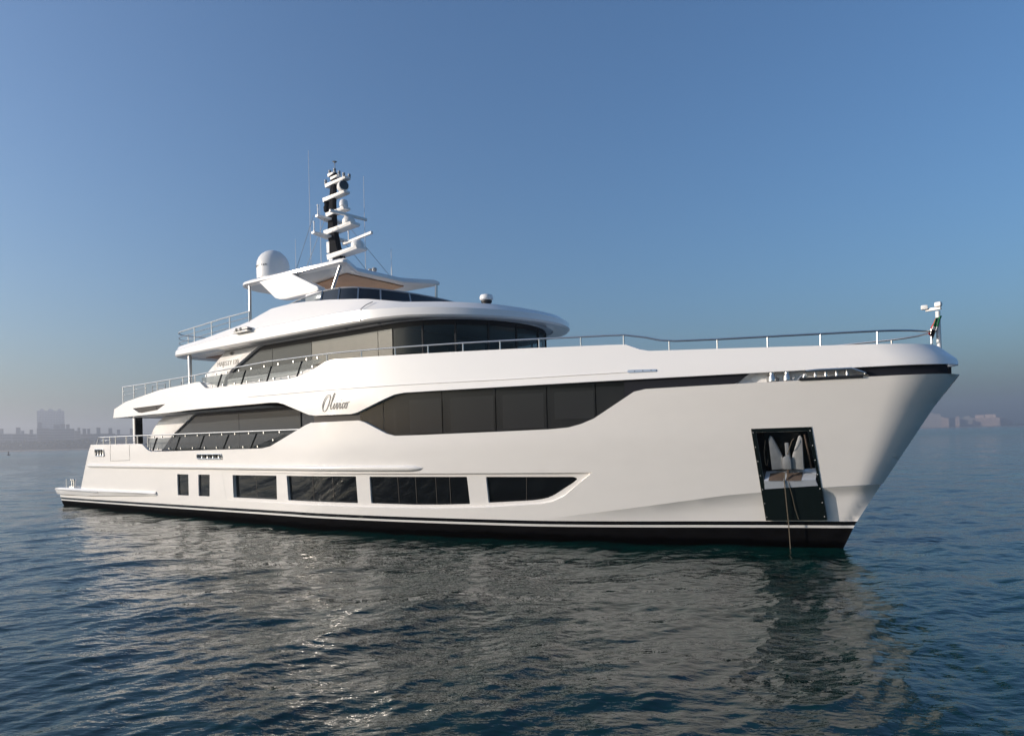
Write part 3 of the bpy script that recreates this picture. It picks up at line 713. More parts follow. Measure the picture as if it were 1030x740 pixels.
g.build('windscreen_frame', 'galv', Y, smooth=True)
g = MB(); g.lathe((-8.69, -.9, 5.95), [(.12, 0), (.12, .26), (.15, .28), (.15, .33)], 20); sb0 = g.build('radome_base', 'black', Y, smooth=True)
g = MB(); g.lathe((-8.69, -.9, 6.285), [(.15, 0), (.185, .03), (.19, .09), (.16, .145), (.09, .165), (.01, .17)], 24)
g.build('small_radome', 'dome', Y, smooth=True)

# ------- hardtop
def hardtop_plan():
    P = [(-13.85, 0), (-13.85, -1.0), (-13.15, -2.02), (-13.2, -2.12), (-13.3, -2.15), (-18.2, -2.15)]
    for i in range(1, 9):
        a = RAD(90*i/8); P.append((-18.2-1.0*math.sin(a), -1.25-.9*math.cos(a)))
    P.append((-19.2, 0))
    return P+[(x, -y) for x, y in P[::-1][1:-1]]
hz = lambda x: pl(x, [(-19.2, 8.00), (-13.1, 7.86)])
hp = hardtop_plan()
g = MB()
rows = [[(lerp(x, -16.2, .06), y*.92, hz(x)-.02) for x, y in hp], [(x, y, hz(x)+.04) for x, y in hp], [(x, y, hz(x)+.12) for x, y in hp], [(lerp(x, -16.2, .04), y*.95, hz(x)+.19) for x, y in hp]]
g.grid(rows, True); g.ngon(rows[0][::-1]); g.ngon(rows[-1])
ht = g.build('hardtop', 'gel', Y, smooth=True, angle=35)
g = MB(); wq = [(-16.3, -.9), (-14.1, -1.25), (-14.1, 1.25), (-16.3, 1.6)]
g.plate(wq, 7.83, 7.872); g.build('wood_soffit', 'wood', ht)
g = MB(); fin = [(-17.35, 7.92), (-15.9, 7.94), (-15.55, 7.90), (-14.25, 7.30), (-14.2, 7.2), (-14.3, 7.14), (-15.9, 7.14), (-16.2, 7.17), (-16.45, 7.25)]
for s in (-1, 1): g.prism(fin, s*2.28, s*1.98)
g.build('hardtop_fin', 'gel', ht, bevel=.03)
for x0, z0, x1, z1, y in ((-13.5, 7.86, -14.2, 6.7, -1.98), (-18.35, 7.98, -18.39, 6.0, -1.98), (-18.35, 7.98, -18.39, 6.0, 1.98), (-13.2, 7.86, -13.25, 6.7, 1.95)):
    g = MB(); g.tube([(x0, y, z0), (x1, y, z1)], .05, 12); g.build('hardtop_post', 'steel', ht, smooth=True)
g = MB(); g.box((-14.3, -2.0, 6.92), (1.0, .7, .42)); g.build('fly_console', 'gel', Y, bevel=.08)
g = MB(); prof = [(.47, 0), (.52, .05), (.565, .30), (.57, .68)]+[(.57*math.cos(RAD(a)), .68+.58*math.sin(RAD(a))) for a in (15, 30, 45, 60, 72, 82)]+[(.02, 1.262)]
g.lathe((-18.48, -.95, 8.18), prof, 40); sd = g.build('satellite_dome', 'dome', Y, smooth=True)
d0 = Vector((-18.48, -.95, 8.78))
for i, ch in enumerate('intellian'):
    a = RAD(-128+i*8.6); p = d0+Vector((math.cos(a)*.574, math.sin(a)*.574, 0)); text(ch, .135, p, 'inkgrey', sd, 'dome_lettering', rz=a+math.pi/2)

# ------- mast with its platforms, radars and lamps
g = MB(); ms = [((-16.12, -15.40), 8.05, .32), ((-16.26, -15.66), 8.75, .28), ((-16.36, -15.92), 9.3, .24), ((-16.44, -16.08), 10.0, .20), ((-16.36, -16.10), 10.85, .17), ((-16.22, -16.0), 11.9, .13)]
rows = [[(a, -hw/2, z), (b-.06, -hw/2, z), (b, -hw/4, z), (b, hw/4, z), (b-.06, hw/2, z), (a, hw/2, z)] for (a, b), z, hw in ms]
g.grid(rows, True); g.ngon(rows[-1]); mast = g.build('mast', 'mastblack', Y, smooth=True, angle=25)
g = MB(); g.box((-16.22, 0, 8.5), (.2, .36, .8)); g.box((-16.42, 0, 9.35), (.16, .26, .4)); g.build('mast_fairing', 'whiteplastic', mast, bevel=.03)
def mplat(x0, x1, z, wa, wb2, t=.09, name='mast_platform'):
    g = MB(); pl_ = [(x0, -wa/2), (x1-.06, -wb2/2), (x1, -wb2/4), (x1, wb2/4), (x1-.06, wb2/2), (x0, wa/2)]
    n = len(pl_); lo = [(x, y*.8, z-t*(1.9 if i in (0, n-1) else 1)) for i, (x, y) in enumerate(pl_)]; hi = [(x, y, z) for x, y in pl_]
    g.grid([lo, hi], True); g.ngon(lo[::-1]); g.ngon(hi); return g.build(name, 'whiteplastic', mast)
mplat(-16.45, -14.72, 9.08, .34, .54, .09); mplat(-16.6, -15.02, 9.96, .33, .46, .085); mplat(-16.5, -15.44, 10.57, .27, .34, .07)
mplat(-16.66, -15.42, 11.13, .24, .30, .07); mplat(-16.53, -15.36, 11.60, .22, .28, .06); mplat(-16.26, -15.82, 11.78, .16, .2, .05); mplat(-16.40, -16.05, 11.93, .16, .18, .05)
for x, z, L in ((-16.40, 10.33, .64), (-16.42, 9.72, .80)):
    g = MB(); pts = [(x+.14, -L), (x+.2, 0), (x+.14, L), (x-.0, L), (x-.18, 0), (x-.0, -L)]
    g.plate(pts, z-.05, z+.02); g.build('spreader', 'whiteplastic', mast)
    for s in (-1, 1):
        g = MB(); g.lathe((x+.08, s*(L-.05), z+.02), [(.03, 0), (.03, .05), (.018, .06), (.018, .30), (.03, .31), (.03, .36), (.01, .37)], 10); g.build('stub_antenna', 'whip', mast, smooth=True)
def radar(x, z, ang, L):
    g = MB(); g.lathe((x, 0, z), [(.20, 0), (.22, .05), (.22, .16), (.17, .24), (.14, .26)], 20); ro = g.build('radar', 'whiteplastic', mast, smooth=True)
    g = MB(); g.box((x, 0, z+.33), (L, .10, .10), Matrix.Rotation(RAD(ang), 3, 'Z')); g.build('scanner_bar', 'whiteplastic', ro, bevel=.035)
radar(-15.0, 9.08, -8, 1.8); radar(-15.42, 9.96, 84, 1.5)
g = MB(); g.lathe((-15.66, 0, 10.57), [(.12, 0), (.13, .06), (.15, .08), (.15, .2), (.12, .28), (.05, .32), (.01, .33)], 18); g.build('gps_dome', 'dome', mast, smooth=True)
g = MB(); ax = (.93, -.37, 0); c = Vector((-15.72, .0, 11.34)); a_ = Vector(ax)
g.lathe(c-a_*.16, [(.09, 0), (.16, .05), (.18, .14), (.185, .34), (.165, .36)], 20, ax); sl2 = g.build('searchlight', 'whiteplastic', mast, smooth=True)
g = MB(); g.lathe(c+a_*.195, [(.165, 0), (.15, .02), (.01, .03)], 20, ax); g.build('searchlight_lens', 'navyglass', sl2, smooth=True)
g = MB(); g.lathe((-16.56, 0, 10.62), [(.05, 0), (.12, .05), (.13, .2), (.10, .25), (.10, .33), (.12, .36), (.10, .42)], 16); g.build('thermal_camera', 'mastblack', mast, smooth=True)
for x, y, z in ((-16.5, -.08, 11.60), (-15.45, .1, 11.60), (-15.5, -.1, 11.60), (-16.1, 0, 11.93), (-16.36, 0, 11.93), (-15.86, 0, 11.78)):
    g = MB(); g.lathe((x, y, z), [(.05, 0), (.055, .05), (.03, .07), (.05, .09), (.05, .14), (.02, .15)], 12); g.build('navigation_light', 'greyplastic', mast, smooth=True)
g = MB(); g.tube([(-16.08, 0, 11.9), (-16.09, 0, 12.28)], .012, 6); g.lathe((-16.09, 0, 12.26), [(.015, 0), (.05, .03), (.085, .05), (.02, .06)], 10); g.build('wind_sensor', 'greyplastic', mast)
g = MB()
for x, y in ((-14.75, .3), (-14.55, .3)): g.lathe((x, y, 8.05), [(.03, 0), (.03, .18), (.07, .2), (.09, .3), (.05, .34)], 10, (.25, -.1, 1))
g.build('horn', 'greyplastic', Y, smooth=True)
for x, y, z0, z1 in ((-17.55, 0, 8.12, 13.1), (-18.45, 0, 8.12, 10.07), (-16.97, 0, 8.12, 11.03), (-15.75, 1.0, 8.05, 12.0), (-14.42, 1.0, 8.0, 9.16)):
    g = MB(); g.tube([(x, y, z0), (x, y, z0+.5)], .022, 6); g.tube([(x, y, z0+.5), (x, y, (z0+z1)/2), (x, y, z1)], .014, 6, r2=.007); g.build('whip_antenna', 'whip', Y)
for a, b in (((-16.4, .78, 10.33), (-14.6, 1.4, 8.02)), ((-16.34, -.76, 10.3), (-18.6, -.2, 8.12)), ((-16.3, -.3, 10.3), (-17.4, -.6, 8.12)), ((-16.1, .3, 9.6), (-15.2, 1.1, 8.02))):
    g = MB(); g.tube([a, b], .008, 5); g.build('stay_wire', 'wire', Y)

# ------- name in script on the side
STROKES = [
 [(.17, .02), (.08, .06), (.02, .25), (.03, .55), (.10, .85), (.19, .98), (.25, .92), (.27, .70), (.25, .40), (.20, .14), (.13, .02), (.07, .04), (.05, .22), (.09, .58), (.17, .84), (.24, .86), (.31, .80)],
 [(.30, .30), (.38, .62), (.43, .92), (.42, 1.04), (.38, .95), (.35, .6), (.34, .22), (.37, .12), (.42, .22)],
 [(.42, .22), (.47, .46), (.455, .22), (.475, .12), (.52, .24)], [(.487, .58), (.495, .62)],
 [(.52, .24), (.55, .46), (.565, .40), (.57, .14), (.60, .16), (.635, .36), (.63, .46)],
 [(.63, .46), (.66, .36), (.69, .44), (.675, .22), (.69, .12), (.735, .24)], [(.705, .58), (.713, .62)],
 [(.83, .40), (.80, .46), (.765, .36), (.76, .20), (.785, .12), (.83, .24)],
 [(.83, .24), (.86, .42), (.90, .46), (.925, .34), (.91, .18), (.88, .12), (.855, .2), (.865, .38), (.90, .46), (.95, .44), (1.0, .50)]]
def catmull(P, k=5):
    out = []
    for i in range(len(P)-1):
        p0, p1, p2, p3 = [Vector(P[max(0, min(len(P)-1, j))]) for j in (i-1, i, i+1, i+2)]
        for s in range(k):
            t = s/k; out.append(tuple(.5*((2*p1)+(p2-p0)*t+(2*p0-5*p1+4*p2-p3)*t*t+(3*p1-p0-3*p2+p3)*t**3)))
    out.append(tuple(P[-1])); return out
g = MB()
for st in STROKES:
    c = catmull(st); L = len(c)
    pth = [(-12.32+1.05*(x+.10*z), 3.33+.47*z) for x, z in c]
    rows = []
    for i, (x, z) in enumerate(pth):
        a = pth[max(0, i-1)]; b = pth[min(L-1, i+1)]; d = Vector((b[0]-a[0], b[1]-a[1]))
        d = d.normalized() if d.length > 1e-9 else Vector((1, 0)); wd = .005+.007*max(0, -d.y if i else 0)+.003*abs(d.y)
        nn = Vector((-d.y, d.x))*wd
        rows.append([(x+nn.x, yy(x, z, .003), z+nn.y), (x+nn.x, yy(x, z, .009), z+nn.y), (x-nn.x, yy(x, z, .009), z-nn.y), (x-nn.x, yy(x, z, .003), z-nn.y)])
    g.grid(rows, True)
g.build('name_lettering', 'letter', Y)

# ------- bow light mast
g = MB(); g.tube([(1.80, 0, 4.02), (1.79, 0, 4.74)], .042, 12); lm = g.build('bow_light_mast', 'whiteplastic', Y, smooth=True)
g = MB(); g.tube([(1.68, -.05, 4.05), (1.68, -.05, 4.40)], .020, 8); g.build('flag_socket', 'steel', lm)
g = MB(); g.box((1.72, -.02, 4.79), (.28, .06, .06), Matrix.Rotation(RAD(-20), 3, 'Z')); g.build('crossbar', 'whiteplastic', lm, bevel=.015)
for dx, dz, rr_ in ((.19, .05, 0), (-.05, .03, 25)):
    g = MB(); g.box((1.62+dx, -.04-dx*.3, 4.81+dz), (.12, .09, .09), Matrix.Rotation(RAD(-20+rr_), 3, 'Z')); g.build('camera_head', 'whiteplastic', lm, bevel=.025)
yacht_parts = [o for o in Y.children]

# ------------------------------------------------------------------ things carried by the yacht
def ypt(x, y, z): return Vector((6.872, 14.36, 0))+Matrix.Rotation(YAW, 3, 'Z') @ Vector((x, y, z))
# anchor hanging in the bow pocket; local frame: x along the ship, y into the ship
acx, acz = -.83, 1.68
AN = empty('anchor', ypt(acx, yy(acx, acz, -.10), acz), YAW-RAD(0))
tag(AN, 'grey two fluked anchor hanging in the black pocket on the bow', 'anchor')
SL = (yy(-.6, 1.9)-yy(-1.2, 1.9))/.6
def al(x, z, d=0.0): return (x, SL*x-.20*z-d, z)          # plane that follows the flared side
def aplate(poly, t, d=0.0):
    n = len(poly); a = [al(x, z, d) for x, z in poly]; b = [al(x, z, d+t) for x, z in poly]
    return MB().add(a+b, [tuple(range(n)), tuple(range(2*n-1, n-1, -1))]+[(i, n+i, n+(i+1) % n, (i+1) % n) for i in range(n)])
for s in (-1, 1):
    P = [(s*.035, .04), (s*.29, .02), (s*.305, .66), (s*.27, .73), (s*.235, .70), (s*.10, .33)]
    n = len(P); a = [al(x, z, .0+.10*abs(x)) for x, z in P]; b = [al(x, z, .045+.22*abs(x)) for x, z in P]
    MB().add(a+b, [tuple(range(n)), tuple(range(2*n-1, n-1, -1))]+[(i, n+i, n+(i+1) % n, (i+1) % n) for i in range(n)]).build('fluke', 'galv', AN, bevel=.006)
aplate([(-.075, .03), (.075, .03), (.075, .22), (.05, .30), (-.05, .30), (-.075, .22)], .15, -.02).build('crown', 'galv', AN, bevel=.015)
aplate([(-.042, .22), (.042, .22), (.035, .58), (-.035, .58)], .07, -.03).build('shank', 'galv', AN, bevel=.012)
aplate([(-.02, -.06), (.02, -.06), (.02, .05), (-.02, .05)], .05, .05).build('shackle', 'rust', AN, bevel=.008)
def rope(name, pts, r, lab):
    c = pts[0]; g = MB(); c3 = catmull([tuple(p) for p in pts], 6); g.tube([Vector(p)-Vector(c) for p in c3], r, 7)
    o = g.build(name, 'rope', None, smooth=True); o.location = c; return tag(o, lab, 'rope', None)
def hp_(x, z, off=.05): return ypt(x, yy(x, z, off), z)
rope('anchor_rope', [hp_(-.90, 1.64, -.02), hp_(-.905, 1.45, .05), hp_(-.915, 1.0, .06), hp_(-.925, .55, .06), hp_(-.93, .2, .07), hp_(-.935, -.15, .08)], .011, 'thick brown rope running from the anchor straight down into the water')
rope('anchor_rope', [hp_(-.86, 1.64, -.02), hp_(-.83, 1.40, .04), hp_(-.80, 1.15, .035), hp_(-.78, .9, .035), hp_(-.735, .64, .035)], .006, 'thin brown rope ending loose on the black bow plate')
rope('lashing_rope', [hp_(-1.19, 2.32, -.10), hp_(-1.225, 2.1, -.05), hp_(-1.235, 1.85, -.04), hp_(-1.21, 1.80, -.05), hp_(-1.19, 1.92, -.08)], .008, 'short looped rope lashed round the left anchor fluke')
rope('lashing_rope', [hp_(-.83, 2.02, -.12), hp_(-.76, 2.14, -.04), hp_(-.69, 2.30, -.03), hp_(-.655, 2.34, -.05)], .008, 'short brown rope lashed to the tip of the right anchor fluke')
# folded ensign tied to the bow light mast
def flag_mat():
    ma = bpy.data.materials.new('flag_cloth'); ma.use_nodes = True; n = ma.node_tree; p = n.nodes['Principled BSDF']; p.inputs['Roughness'].default_value = .85
    at = n.nodes.new('ShaderNodeUVMap'); sp_ = n.nodes.new('ShaderNodeSeparateXYZ'); n.links.new(at.outputs[0], sp_.inputs[0])
    hr = n.nodes.new('ShaderNodeValToRGB'); hr.color_ramp.interpolation = 'CONSTANT'; e = hr.color_ramp.elements
    e[0].color = (.01, .01, .012, 1); e[1].position = .34; e[1].color = (.75, .75, .74, 1); a = e.new(.52); a.color = (.0, .17, .06, 1)
    n.links.new(sp_.outputs[1], hr.inputs[0])
    gt = n.nodes.new('ShaderNodeMath'); gt.operation = 'LESS_THAN'; gt.inputs[1].default_value = .2; n.links.new(sp_.outputs[0], gt.inputs[0])
    mx = n.nodes.new('ShaderNodeMix'); mx.data_type = 'RGBA'; n.links.new(gt.outputs[0], mx.inputs[0]); n.links.new(hr.outputs[0], mx.inputs[6]); mx.inputs[7].default_value = (.55, .03, .03, 1)
    n.links.new(mx.outputs[2], p.inputs['Base Color']); return ma
def flag():
    nu, nv = 26, 22; vs = []; fs = []; uv = []
    for j in range(nv+1):
        for i in range(nu+1):
            u_, v_ = i/nu, j/nv
            x = .7*(lerp(-.08, .10, u_)*(1-.35*(1-v_)) - .16*(1-v_)+.02*v_)+.02
            z = lerp(.06, .34, v_)-.10*u_*(1-v_)+.05*u_*v_
            y = -.07+.05*math.sin(u_*11+v_*2)+.02*math.sin(v_*9+u_*4)
            vs.append((x, y, z)); uv.append((u_, v_))
    for j in range(nv):
        for i in range(nu): a = j*(nu+1)+i; fs.append((a, a+1, a+nu+2, a+nu+1))
    me = bpy.data.meshes.new('ensign'); me.from_pydata(vs, [], fs); l = me.uv_layers.new(name='UVMap')
    for lp in me.loops: l.data[lp.index].uv = uv[lp.vertex_index]
    for p in me.polygons: p.use_smooth = True
    me.materials.append(flag_mat()); o = bpy.data.objects.new('ensign', me); COL.objects.link(o)
    md = o.modifiers.new('thick', 'SOLIDIFY'); md.thickness = .006
    o.location = ypt(1.76, 0, 4.25); o.rotation_euler = (0, 0, YAW)
    tag(o, 'furled red, green, white and black flag tied to the bow light pole', 'flag')
flag()

# ------------------------------------------------------------------ sea
def sea():
    n_ax = 820
    az = np.concatenate([np.linspace(-180, -46, 60)[:-1], np.linspace(-46, 46, n_ax), np.linspace(46, 180, 60)[1:]])*math.pi/180
    r = [3.0]
    while r[-1] < 26: r.append(r[-1]*1.0042+.002)
    while r[-1] < 140: r.append(r[-1]*1.0085)
    while r[-1] < 6500: r.append(r[-1]*1.05)
    r = np.array(r); A, Rr = np.meshgrid(az.astype(np.float32), r.astype(np.float32))
    X = Rr*np.sin(A); Yw = Rr*np.cos(A)
    Z = np.zeros_like(X); DX = np.zeros_like(X); DY = np.zeros_like(X)
    dr = np.gradient(r)[:, None]
    N = 120
    lam = np.exp(rng.uniform(math.log(.15), math.log(4.6), N))
    main = RAD(138)                                            # direction the wavelets run
    th = main+rng.normal(0, RAD(34), N)
    slope = .0150*np.where(lam < 1.2, 1.15, 1.0)*np.where(lam > 2.0, .5, 1.0)
    patchy = .72+.28*np.sin(X*.061+1.3*np.sin(Yw*.043+.7))*np.sin(Yw*.052+1.1*np.sin(X*.037))
    for l, t, s in zip(lam, th, slope):
        k = 2*math.pi/l; amp = s/k*rng.uniform(.6, 1.4); ph = rng.uniform(0, 6.283)
        att = np.clip((l/dr-2.2)/2.5, 0, 1)
        a = k*(X*math.cos(t)+Yw*math.sin(t))+ph
        m_ = patchy if l < 2.2 else 1.0
        Z += amp*att*m_*np.sin(a); q = .75*amp*att*m_*np.cos(a)
        DX += q*math.cos(t); DY += q*math.sin(t)
    Z *= np.clip((r[:, None]-3)/1.0, 0, 1)
    X += DX; Yw += DY
    nr, na = X.shape
    co = np.stack([X, Yw, Z], -1).reshape(-1, 3)
    i = np.arange(nr-1)[:, None]*na+np.arange(na-1)[None, :]
    quads = np.stack([i, i+na, i+na+1, i+1], -1).reshape(-1, 4)[:, ::-1]
    cen = np.arange(na); c_id = len(co); co = np.vstack([co, [[0, 0, 0]]])
    tris = np.stack([np.full(na-1, c_id), cen[:-1], cen[1:]], -1)[:, ::-1]
    me = bpy.data.meshes.new('sea_water'); me.vertices.add(len(co)); me.vertices.foreach_set('co', co.astype(np.float32).ravel())
    loops = np.concatenate([quads.ravel(), tris.ravel()]); me.loops.add(len(loops)); me.loops.foreach_set('vertex_index', loops.astype(np.int32))
    ls = np.concatenate([np.arange(len(quads))*4, len(quads)*4+np.arange(len(tris))*3])
    me.polygons.add(len(ls)); me.polygons.foreach_set('loop_start', ls.astype(np.int32)); me.polygons.foreach_set('loop_total', np.concatenate([np.full(len(quads), 4), np.full(len(tris), 3)]).astype(np.int32))
    me.polygons.foreach_set('use_smooth', np.ones(len(ls), bool)); me.update(calc_edges=True); me.validate()
    ma = bpy.data.materials.new('sea_water'); ma.use_nodes = True; n = ma.node_tree; p = n.nodes['Principled BSDF']
    p.inputs['Base Color'].default_value = (.0002, .021, .0185, 1); p.inputs['Roughness'].default_value = .015; p.inputs['IOR'].default_value = 1.40
    tc = n.nodes.new('ShaderNodeTexCoord')
    mp = n.nodes.new('ShaderNodeMapping'); mp.inputs['Rotation'].default_value = (0, 0, RAD(28)); mp.inputs['Scale'].default_value = (1.0, 1.7, 1.0)
    n.links.new(tc.outputs['Object'], mp.inputs[0])
    t1_ = n.nodes.new('ShaderNodeTexNoise'); t1_.inputs['Scale'].default_value = 4.2; t1_.inputs['Detail'].default_value = 3; t1_.inputs['Roughness'].default_value = .5
    n.links.new(mp.outputs[0], t1_.inputs['Vector'])
    t2_ = n.nodes.new('ShaderNodeTexNoise'); t2_.inputs['Scale'].default_value = .35; t2_.inputs['Detail'].default_value = 4
    n.links.new(mp.outputs[0], t2_.inputs['Vector'])
    b1 = n.nodes.new('ShaderNodeBump'); b1.inputs['Strength'].default_value = 1; b1.inputs['Distance'].default_value = .021
    b2 = n.nodes.new('ShaderNodeBump'); b2.inputs['Strength'].default_value = 1; b2.inputs['Distance'].default_value = .22
    n.links.new(t1_.outputs['Fac'], b1.inputs['Height']); n.links.new(t2_.outputs['Fac'], b2.inputs['Height'])
    n.links.new(b2.outputs[0], b1.inputs['Normal']); n.links.new(b1.outputs[0], p.inputs['Normal'])
    ln = n.nodes.new('ShaderNodeVectorMath'); ln.operation = 'LENGTH'; n.links.new(tc.outputs['Object'], ln.inputs[0])
    fr_ = n.nodes.new('ShaderNodeMapRange'); fr_.inputs[1].default_value = 60; fr_.inputs[2].default_value = 320; fr_.inputs[3].default_value = .015; fr_.inputs[4].default_value = .15
    n.links.new(ln.outputs['Value'], fr_.inputs[0]); n.links.new(fr_.outputs[0], p.inputs['Roughness'])   # far wavelets are finer than a pixel
    me.materials.append(ma)
    o = bpy.data.objects.new('sea_water', me); COL.objects.link(o); o['kind'] = 'structure'
sea()

# ------------------------------------------------------------------ far shores
M['cityblock'] = mat('city_render', (.34, .31, .29), .8, noise=.12, nscale=.05)
M['citypink'] = mat('city_pink_render', (.50, .38, .33), .8, noise=.10, nscale=.05)
M['citywin'] = mat('city_window', (.05, .06, .07), .2)
M['hotel'] = mat('hotel_cladding', (.42, .42, .43), .6, noise=.06, nscale=.05)
M['sand'] = mat('shore_sand', (.40, .33, .26), .9, noise=.15, nscale=.05)
M['leaf'] = mat('shore_leaf', (.05, .065, .035), .8, noise=.4, nscale=.2)
def px2x(px, D): return (px-515)/690*D
def py2z(px, py, D): return 2.5+(440+(515-px)*math.tan(ROLL)-py)/690*D
def building(name, lab, px0, px1, pytop, D, depth, ma, turrets=(), floors=6, cols=10, slope=None, grp=None):
    x0, x1 = px2x(px0, D), px2x(px1, D); zt_ = py2z((px0+px1)/2, pytop, D); cx = (x0+x1)/2; wdt = x1-x0
    phi = math.atan2(cx, D); wdt *= math.cos(phi)*1.01
    o = empty(name, (cx+depth/2*math.sin(phi), D+depth/2*math.cos(phi), 0), -phi); tag(o, lab, 'building', grp)
    kx = math.cos(phi)
    g = MB(); g.box((0, 0, zt_/2+.4), (wdt, depth, zt_-.8+.0)); g.box((0, 0, zt_-.2), (wdt+.6, depth+.6, .4))
    g.box((0, 0, .5), (wdt+1.0, depth+1.0, 1.0)); g.build('wall', ma, o)
    g = MB(); fh = (zt_-2)/floors; cw = wdt/cols
    for f in range(floors):
        for c in range(cols):
            g.box((-wdt/2+(c+.5)*cw, -depth/2-.02, 2+(f+.45)*fh), (cw*.5, .10, fh*.5))
    for f in range(floors):
        for c in range(max(2, int(depth/8))):
            k = max(2, int(depth/8))
            for s in (-1, 1): g.box((s*(wdt/2+.02), -depth/2+(c+.5)*depth/k, 2+(f+.45)*fh), (.10, depth/k*.45, fh*.5))
    go = g.build('window_rows', 'citywin', o); go['kind'] = 'stuff'
    for a, b, t in turrets:
        xa, xb = (px2x(a, D)-cx)*kx, (px2x(b, D)-cx)*kx; z2 = py2z((a+b)/2, t, D)
        g = MB(); g.box(((xa+xb)/2, 0, (zt_+z2)/2), (xb-xa, min(depth*.7, 14), z2-zt_)); g.box(((xa+xb)/2, 0, z2+.25), ((xb-xa)*1.14, min(depth*.7, 14)*1.1, .5))
        g.build('roof_turret', ma, o)
    return o
G1, G2 = 'buildings along the hazy left shore', 'buildings along the hazy right shore'
building('waterfront_block', 'low waterfront building with one square roof tower at the left picture edge', -14, 12, 436.3, 1150, 30, 'cityblock', [(0, 3.8, 431.2)], 6, 14, grp=G1)
building('waterfront_block', 'low waterfront building carrying a tall and a short square roof tower side by side', 12.5, 28, 436.2, 1180, 30, 'cityblock', [(16.3, 21, 430), (21.4, 24.6, 433.2)], 6, 9, grp=G1)
building('waterfront_block', 'low waterfront building with one squat roof tower just left of the tall tower block', 28.3, 37, 436.4, 1160, 26, 'cityblock', [(30, 33.5, 432.2)], 5, 6, grp=G1)
building('waterfront_block', 'narrow waterfront building with high roof tower in front of the tall tower block', 37.4, 49.5, 430.6, 1200, 28, 'cityblock', [(38.6, 42.6, 425)], 8, 7, grp=G1)
building('waterfront_block', 'broad waterfront building with two wide roof towers in front of the tall tower block', 50, 75, 431.0, 1190, 34, 'cityblock', [(54.5, 60.5, 427.2), (61, 66, 426.6), (67, 70.5, 426.6)], 8, 14, grp=G1)
building('waterfront_block', 'waterfront building with a small tower at its right end, right of the tall block', 75.3, 81.2, 433, 1170, 28, 'cityblock', [(78.4, 81, 430.3)], 7, 4, grp=G1)
building('waterfront_block', 'low waterfront building with twin thin roof towers between tall block and stern', 81.6, 94.5, 436.3, 1160, 30, 'cityblock', [(83.3, 87, 431.2), (88, 91, 431.3)], 5, 8, grp=G1)
building('waterfront_block', 'long low waterfront building with two tall roof towers beside the yacht stern', 94.8, 116, 436.0, 1150, 32, 'cityblock', [(97.3, 101.2, 430.2), (109.5, 113.3, 430.5)], 6, 12, grp=G1)
building('waterfront_block', 'low waterfront building behind the aft deck of the yacht', 116.4, 150, 436.6, 1160, 30, 'cityblock', [(118, 121, 432.3), (131, 135, 431)], 6, 16, grp=G1)
tw = building('tower_block', 'pale tall wide hotel tower block rising behind the low waterfront', 38, 65.5, 413, 1500, 40, 'hotel', [(41, 45, 411.4), (49.5, 54, 411.2), (59, 62.5, 411.2)], 22, 18)
for a, b, t, D, col, lab, tur in (
    (925, 946.5, 416.5, 2200, 'cityblock', 'grey blue hazy apartment block next to the bow on the right shore', [(936, 940, 415.5)]),
    (947, 954.5, 420.2, 2150, 'citypink', 'small sunlit pinkish block with stepped roof on the right shore', [(947, 949.5, 419.4)]),
    (955, 961, 420, 2210, 'cityblock', 'small dull grey block between two pink ones on the right shore', []),
    (961.3, 965.3, 419.6, 2140, 'citypink', 'narrow sunlit pinkish tower standing alone on the right shore', [(962.5, 964.5, 418.6)]),
    (966, 978.5, 419.8, 2200, 'cityblock', 'dull grey blue apartment block left of the long pink hotel', [(970, 976, 418.4)]),
    (979, 1006, 420, 2140, 'citypink', 'long pink hotel front with red brown roof storey on the right shore', [(981, 990, 417.2), (991, 1002, 416.7)]),
    (1006.3, 1011, 420.6, 2150, 'citypink', 'pink stepped hotel wing next below the long hotel front', [(1006.5, 1009, 419.2)]),
    (1011.3, 1015, 421.8, 2150, 'citypink', 'lower pink hotel wing second last in the descending row', [(1011.6, 1013.4, 420.6)]),
    (1015.3, 1019, 423, 2150, 'citypink', 'lowest pink hotel wing at the end of the descending row', [(1015.5, 1017, 422)])):
    building('shore_hotel', lab, a, b, t, D, 36, col, tur, 7, max(3, int((b-a)*.8)), grp=G2)

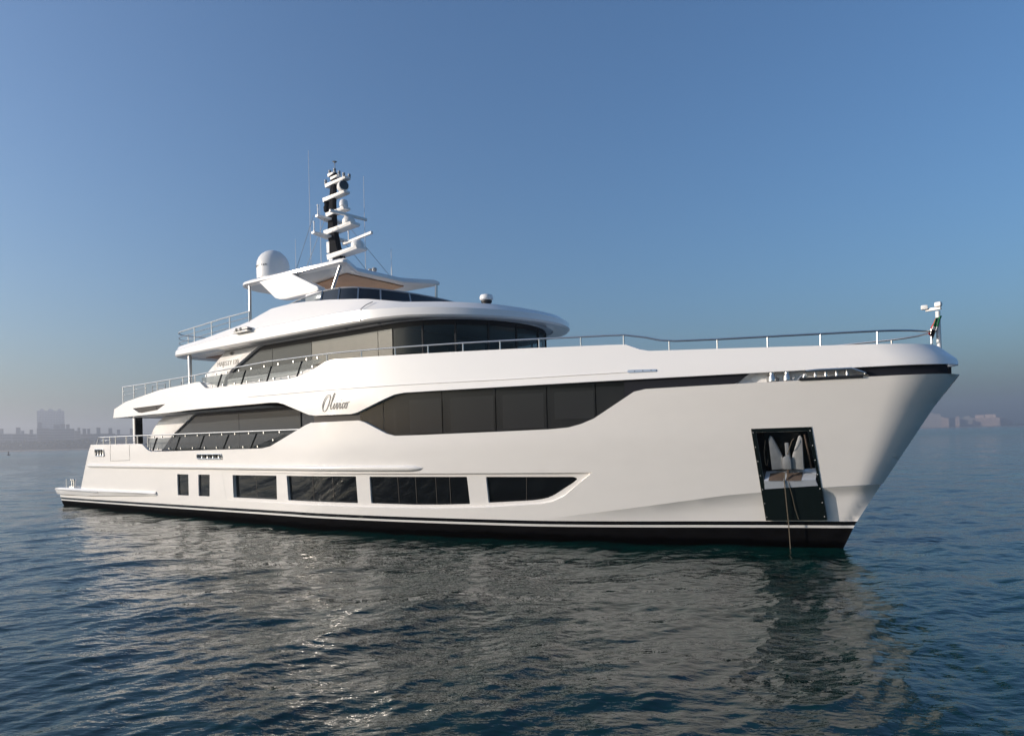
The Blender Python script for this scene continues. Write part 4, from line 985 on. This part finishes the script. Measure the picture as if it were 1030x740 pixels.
def land(name, pts, z):
    g = MB(); n = len(pts); lo = [(x, y, -1.2) for x, y in pts]; hi = [(x, y, z) for x, y in pts]
    g.grid([lo, hi], True); g.ngon(hi); o = g.build(name, 'sand', None); o['kind'] = 'structure'
land('shore_ground', [(px2x(-220, 1120), 1120), (px2x(60, 1120), 1112), (px2x(200, 1125), 1125), (px2x(330, 1200), 1200), (px2x(330, 1700), 1700), (px2x(-220, 1700), 1700)], 1.6)
land('shore_ground', [(px2x(880, 2110), 2110), (px2x(1000, 2100), 2100), (px2x(1250, 2110), 2110), (px2x(1250, 2450), 2450), (px2x(880, 2450), 2450)], 1.8)
def treeline(name, lab, px0, px1, D, hmin, hmax, n):
    g = MB(); rs_ = random.Random(5)
    for i in range(n):
        x = px2x(rs_.uniform(px0, px1), D); y = D+rs_.uniform(-6, 8); hgt = rs_.uniform(hmin, hmax); zc_ = 1.6+hgt*.6
        for k in range(26):
            d = Vector((rs_.gauss(0, 1), rs_.gauss(0, 1), rs_.gauss(0, .8))).normalized()*rs_.uniform(.4, 1)*hgt*.5
            c = Vector((x, y, zc_))+d; s = hgt*.16
            a = Vector((rs_.gauss(0, 1), rs_.gauss(0, 1), rs_.gauss(0, 1))).normalized()*s; b = a.orthogonal().normalized()*s
            g.add([c-a, c+b, c+a, c-b], [(0, 1, 2, 3)])
        g.tube([(x, y, 1.4), (x, y, zc_)], .25, 4)
    o = g.build(name, 'leaf', None, fix=False); o['kind'] = 'stuff'; o['label'] = lab
treeline('tree_belt', 'dark hazy belt of trees along the left waterfront', -10, 150, 1126, 5, 15, 380)
treeline('tree_belt', 'thin low belt of greenery at the end of the right shore', 1012, 1040, 2112, 3, 7, 60)
g = MB(); g.lathe((0, 0, -.3), [(.5, 0), (.75, .3), (.75, .6), (.4, .75), (.18, .8), (.15, 1.7), (.3, 1.75), (.3, 2.0), (.05, 2.1)], 14)
bu = g.build('buoy', 'rust', None, smooth=True); bu.location = (px2x(8.3, 330), 330, 0); tag(bu, 'tiny dark buoy far out on the water near the left edge', 'buoy')

# ------------------------------------------------------------------ haze: one closed box of air round everything
g = MB(); g.box((0, 1300, 47.5), (9000, 2800, 99)); hz_ = g.build('haze', 'gel', None); hz_.data.materials.clear()
hm = bpy.data.materials.new('haze'); hm.use_nodes = True; n = hm.node_tree; n.nodes.clear()
ho = n.nodes.new('ShaderNodeOutputMaterial'); pv = n.nodes.new('ShaderNodeVolumePrincipled')
pv.inputs['Color'].default_value = (.82, .85, .92, 1); pv.inputs['Density'].default_value = .00062; pv.inputs['Anisotropy'].default_value = .47
n.links.new(pv.outputs[0], ho.inputs['Volume']); hz_.data.materials.append(hm); hz_['kind'] = 'stuff'; hz_['label'] = 'thin pale morning haze over the sea'
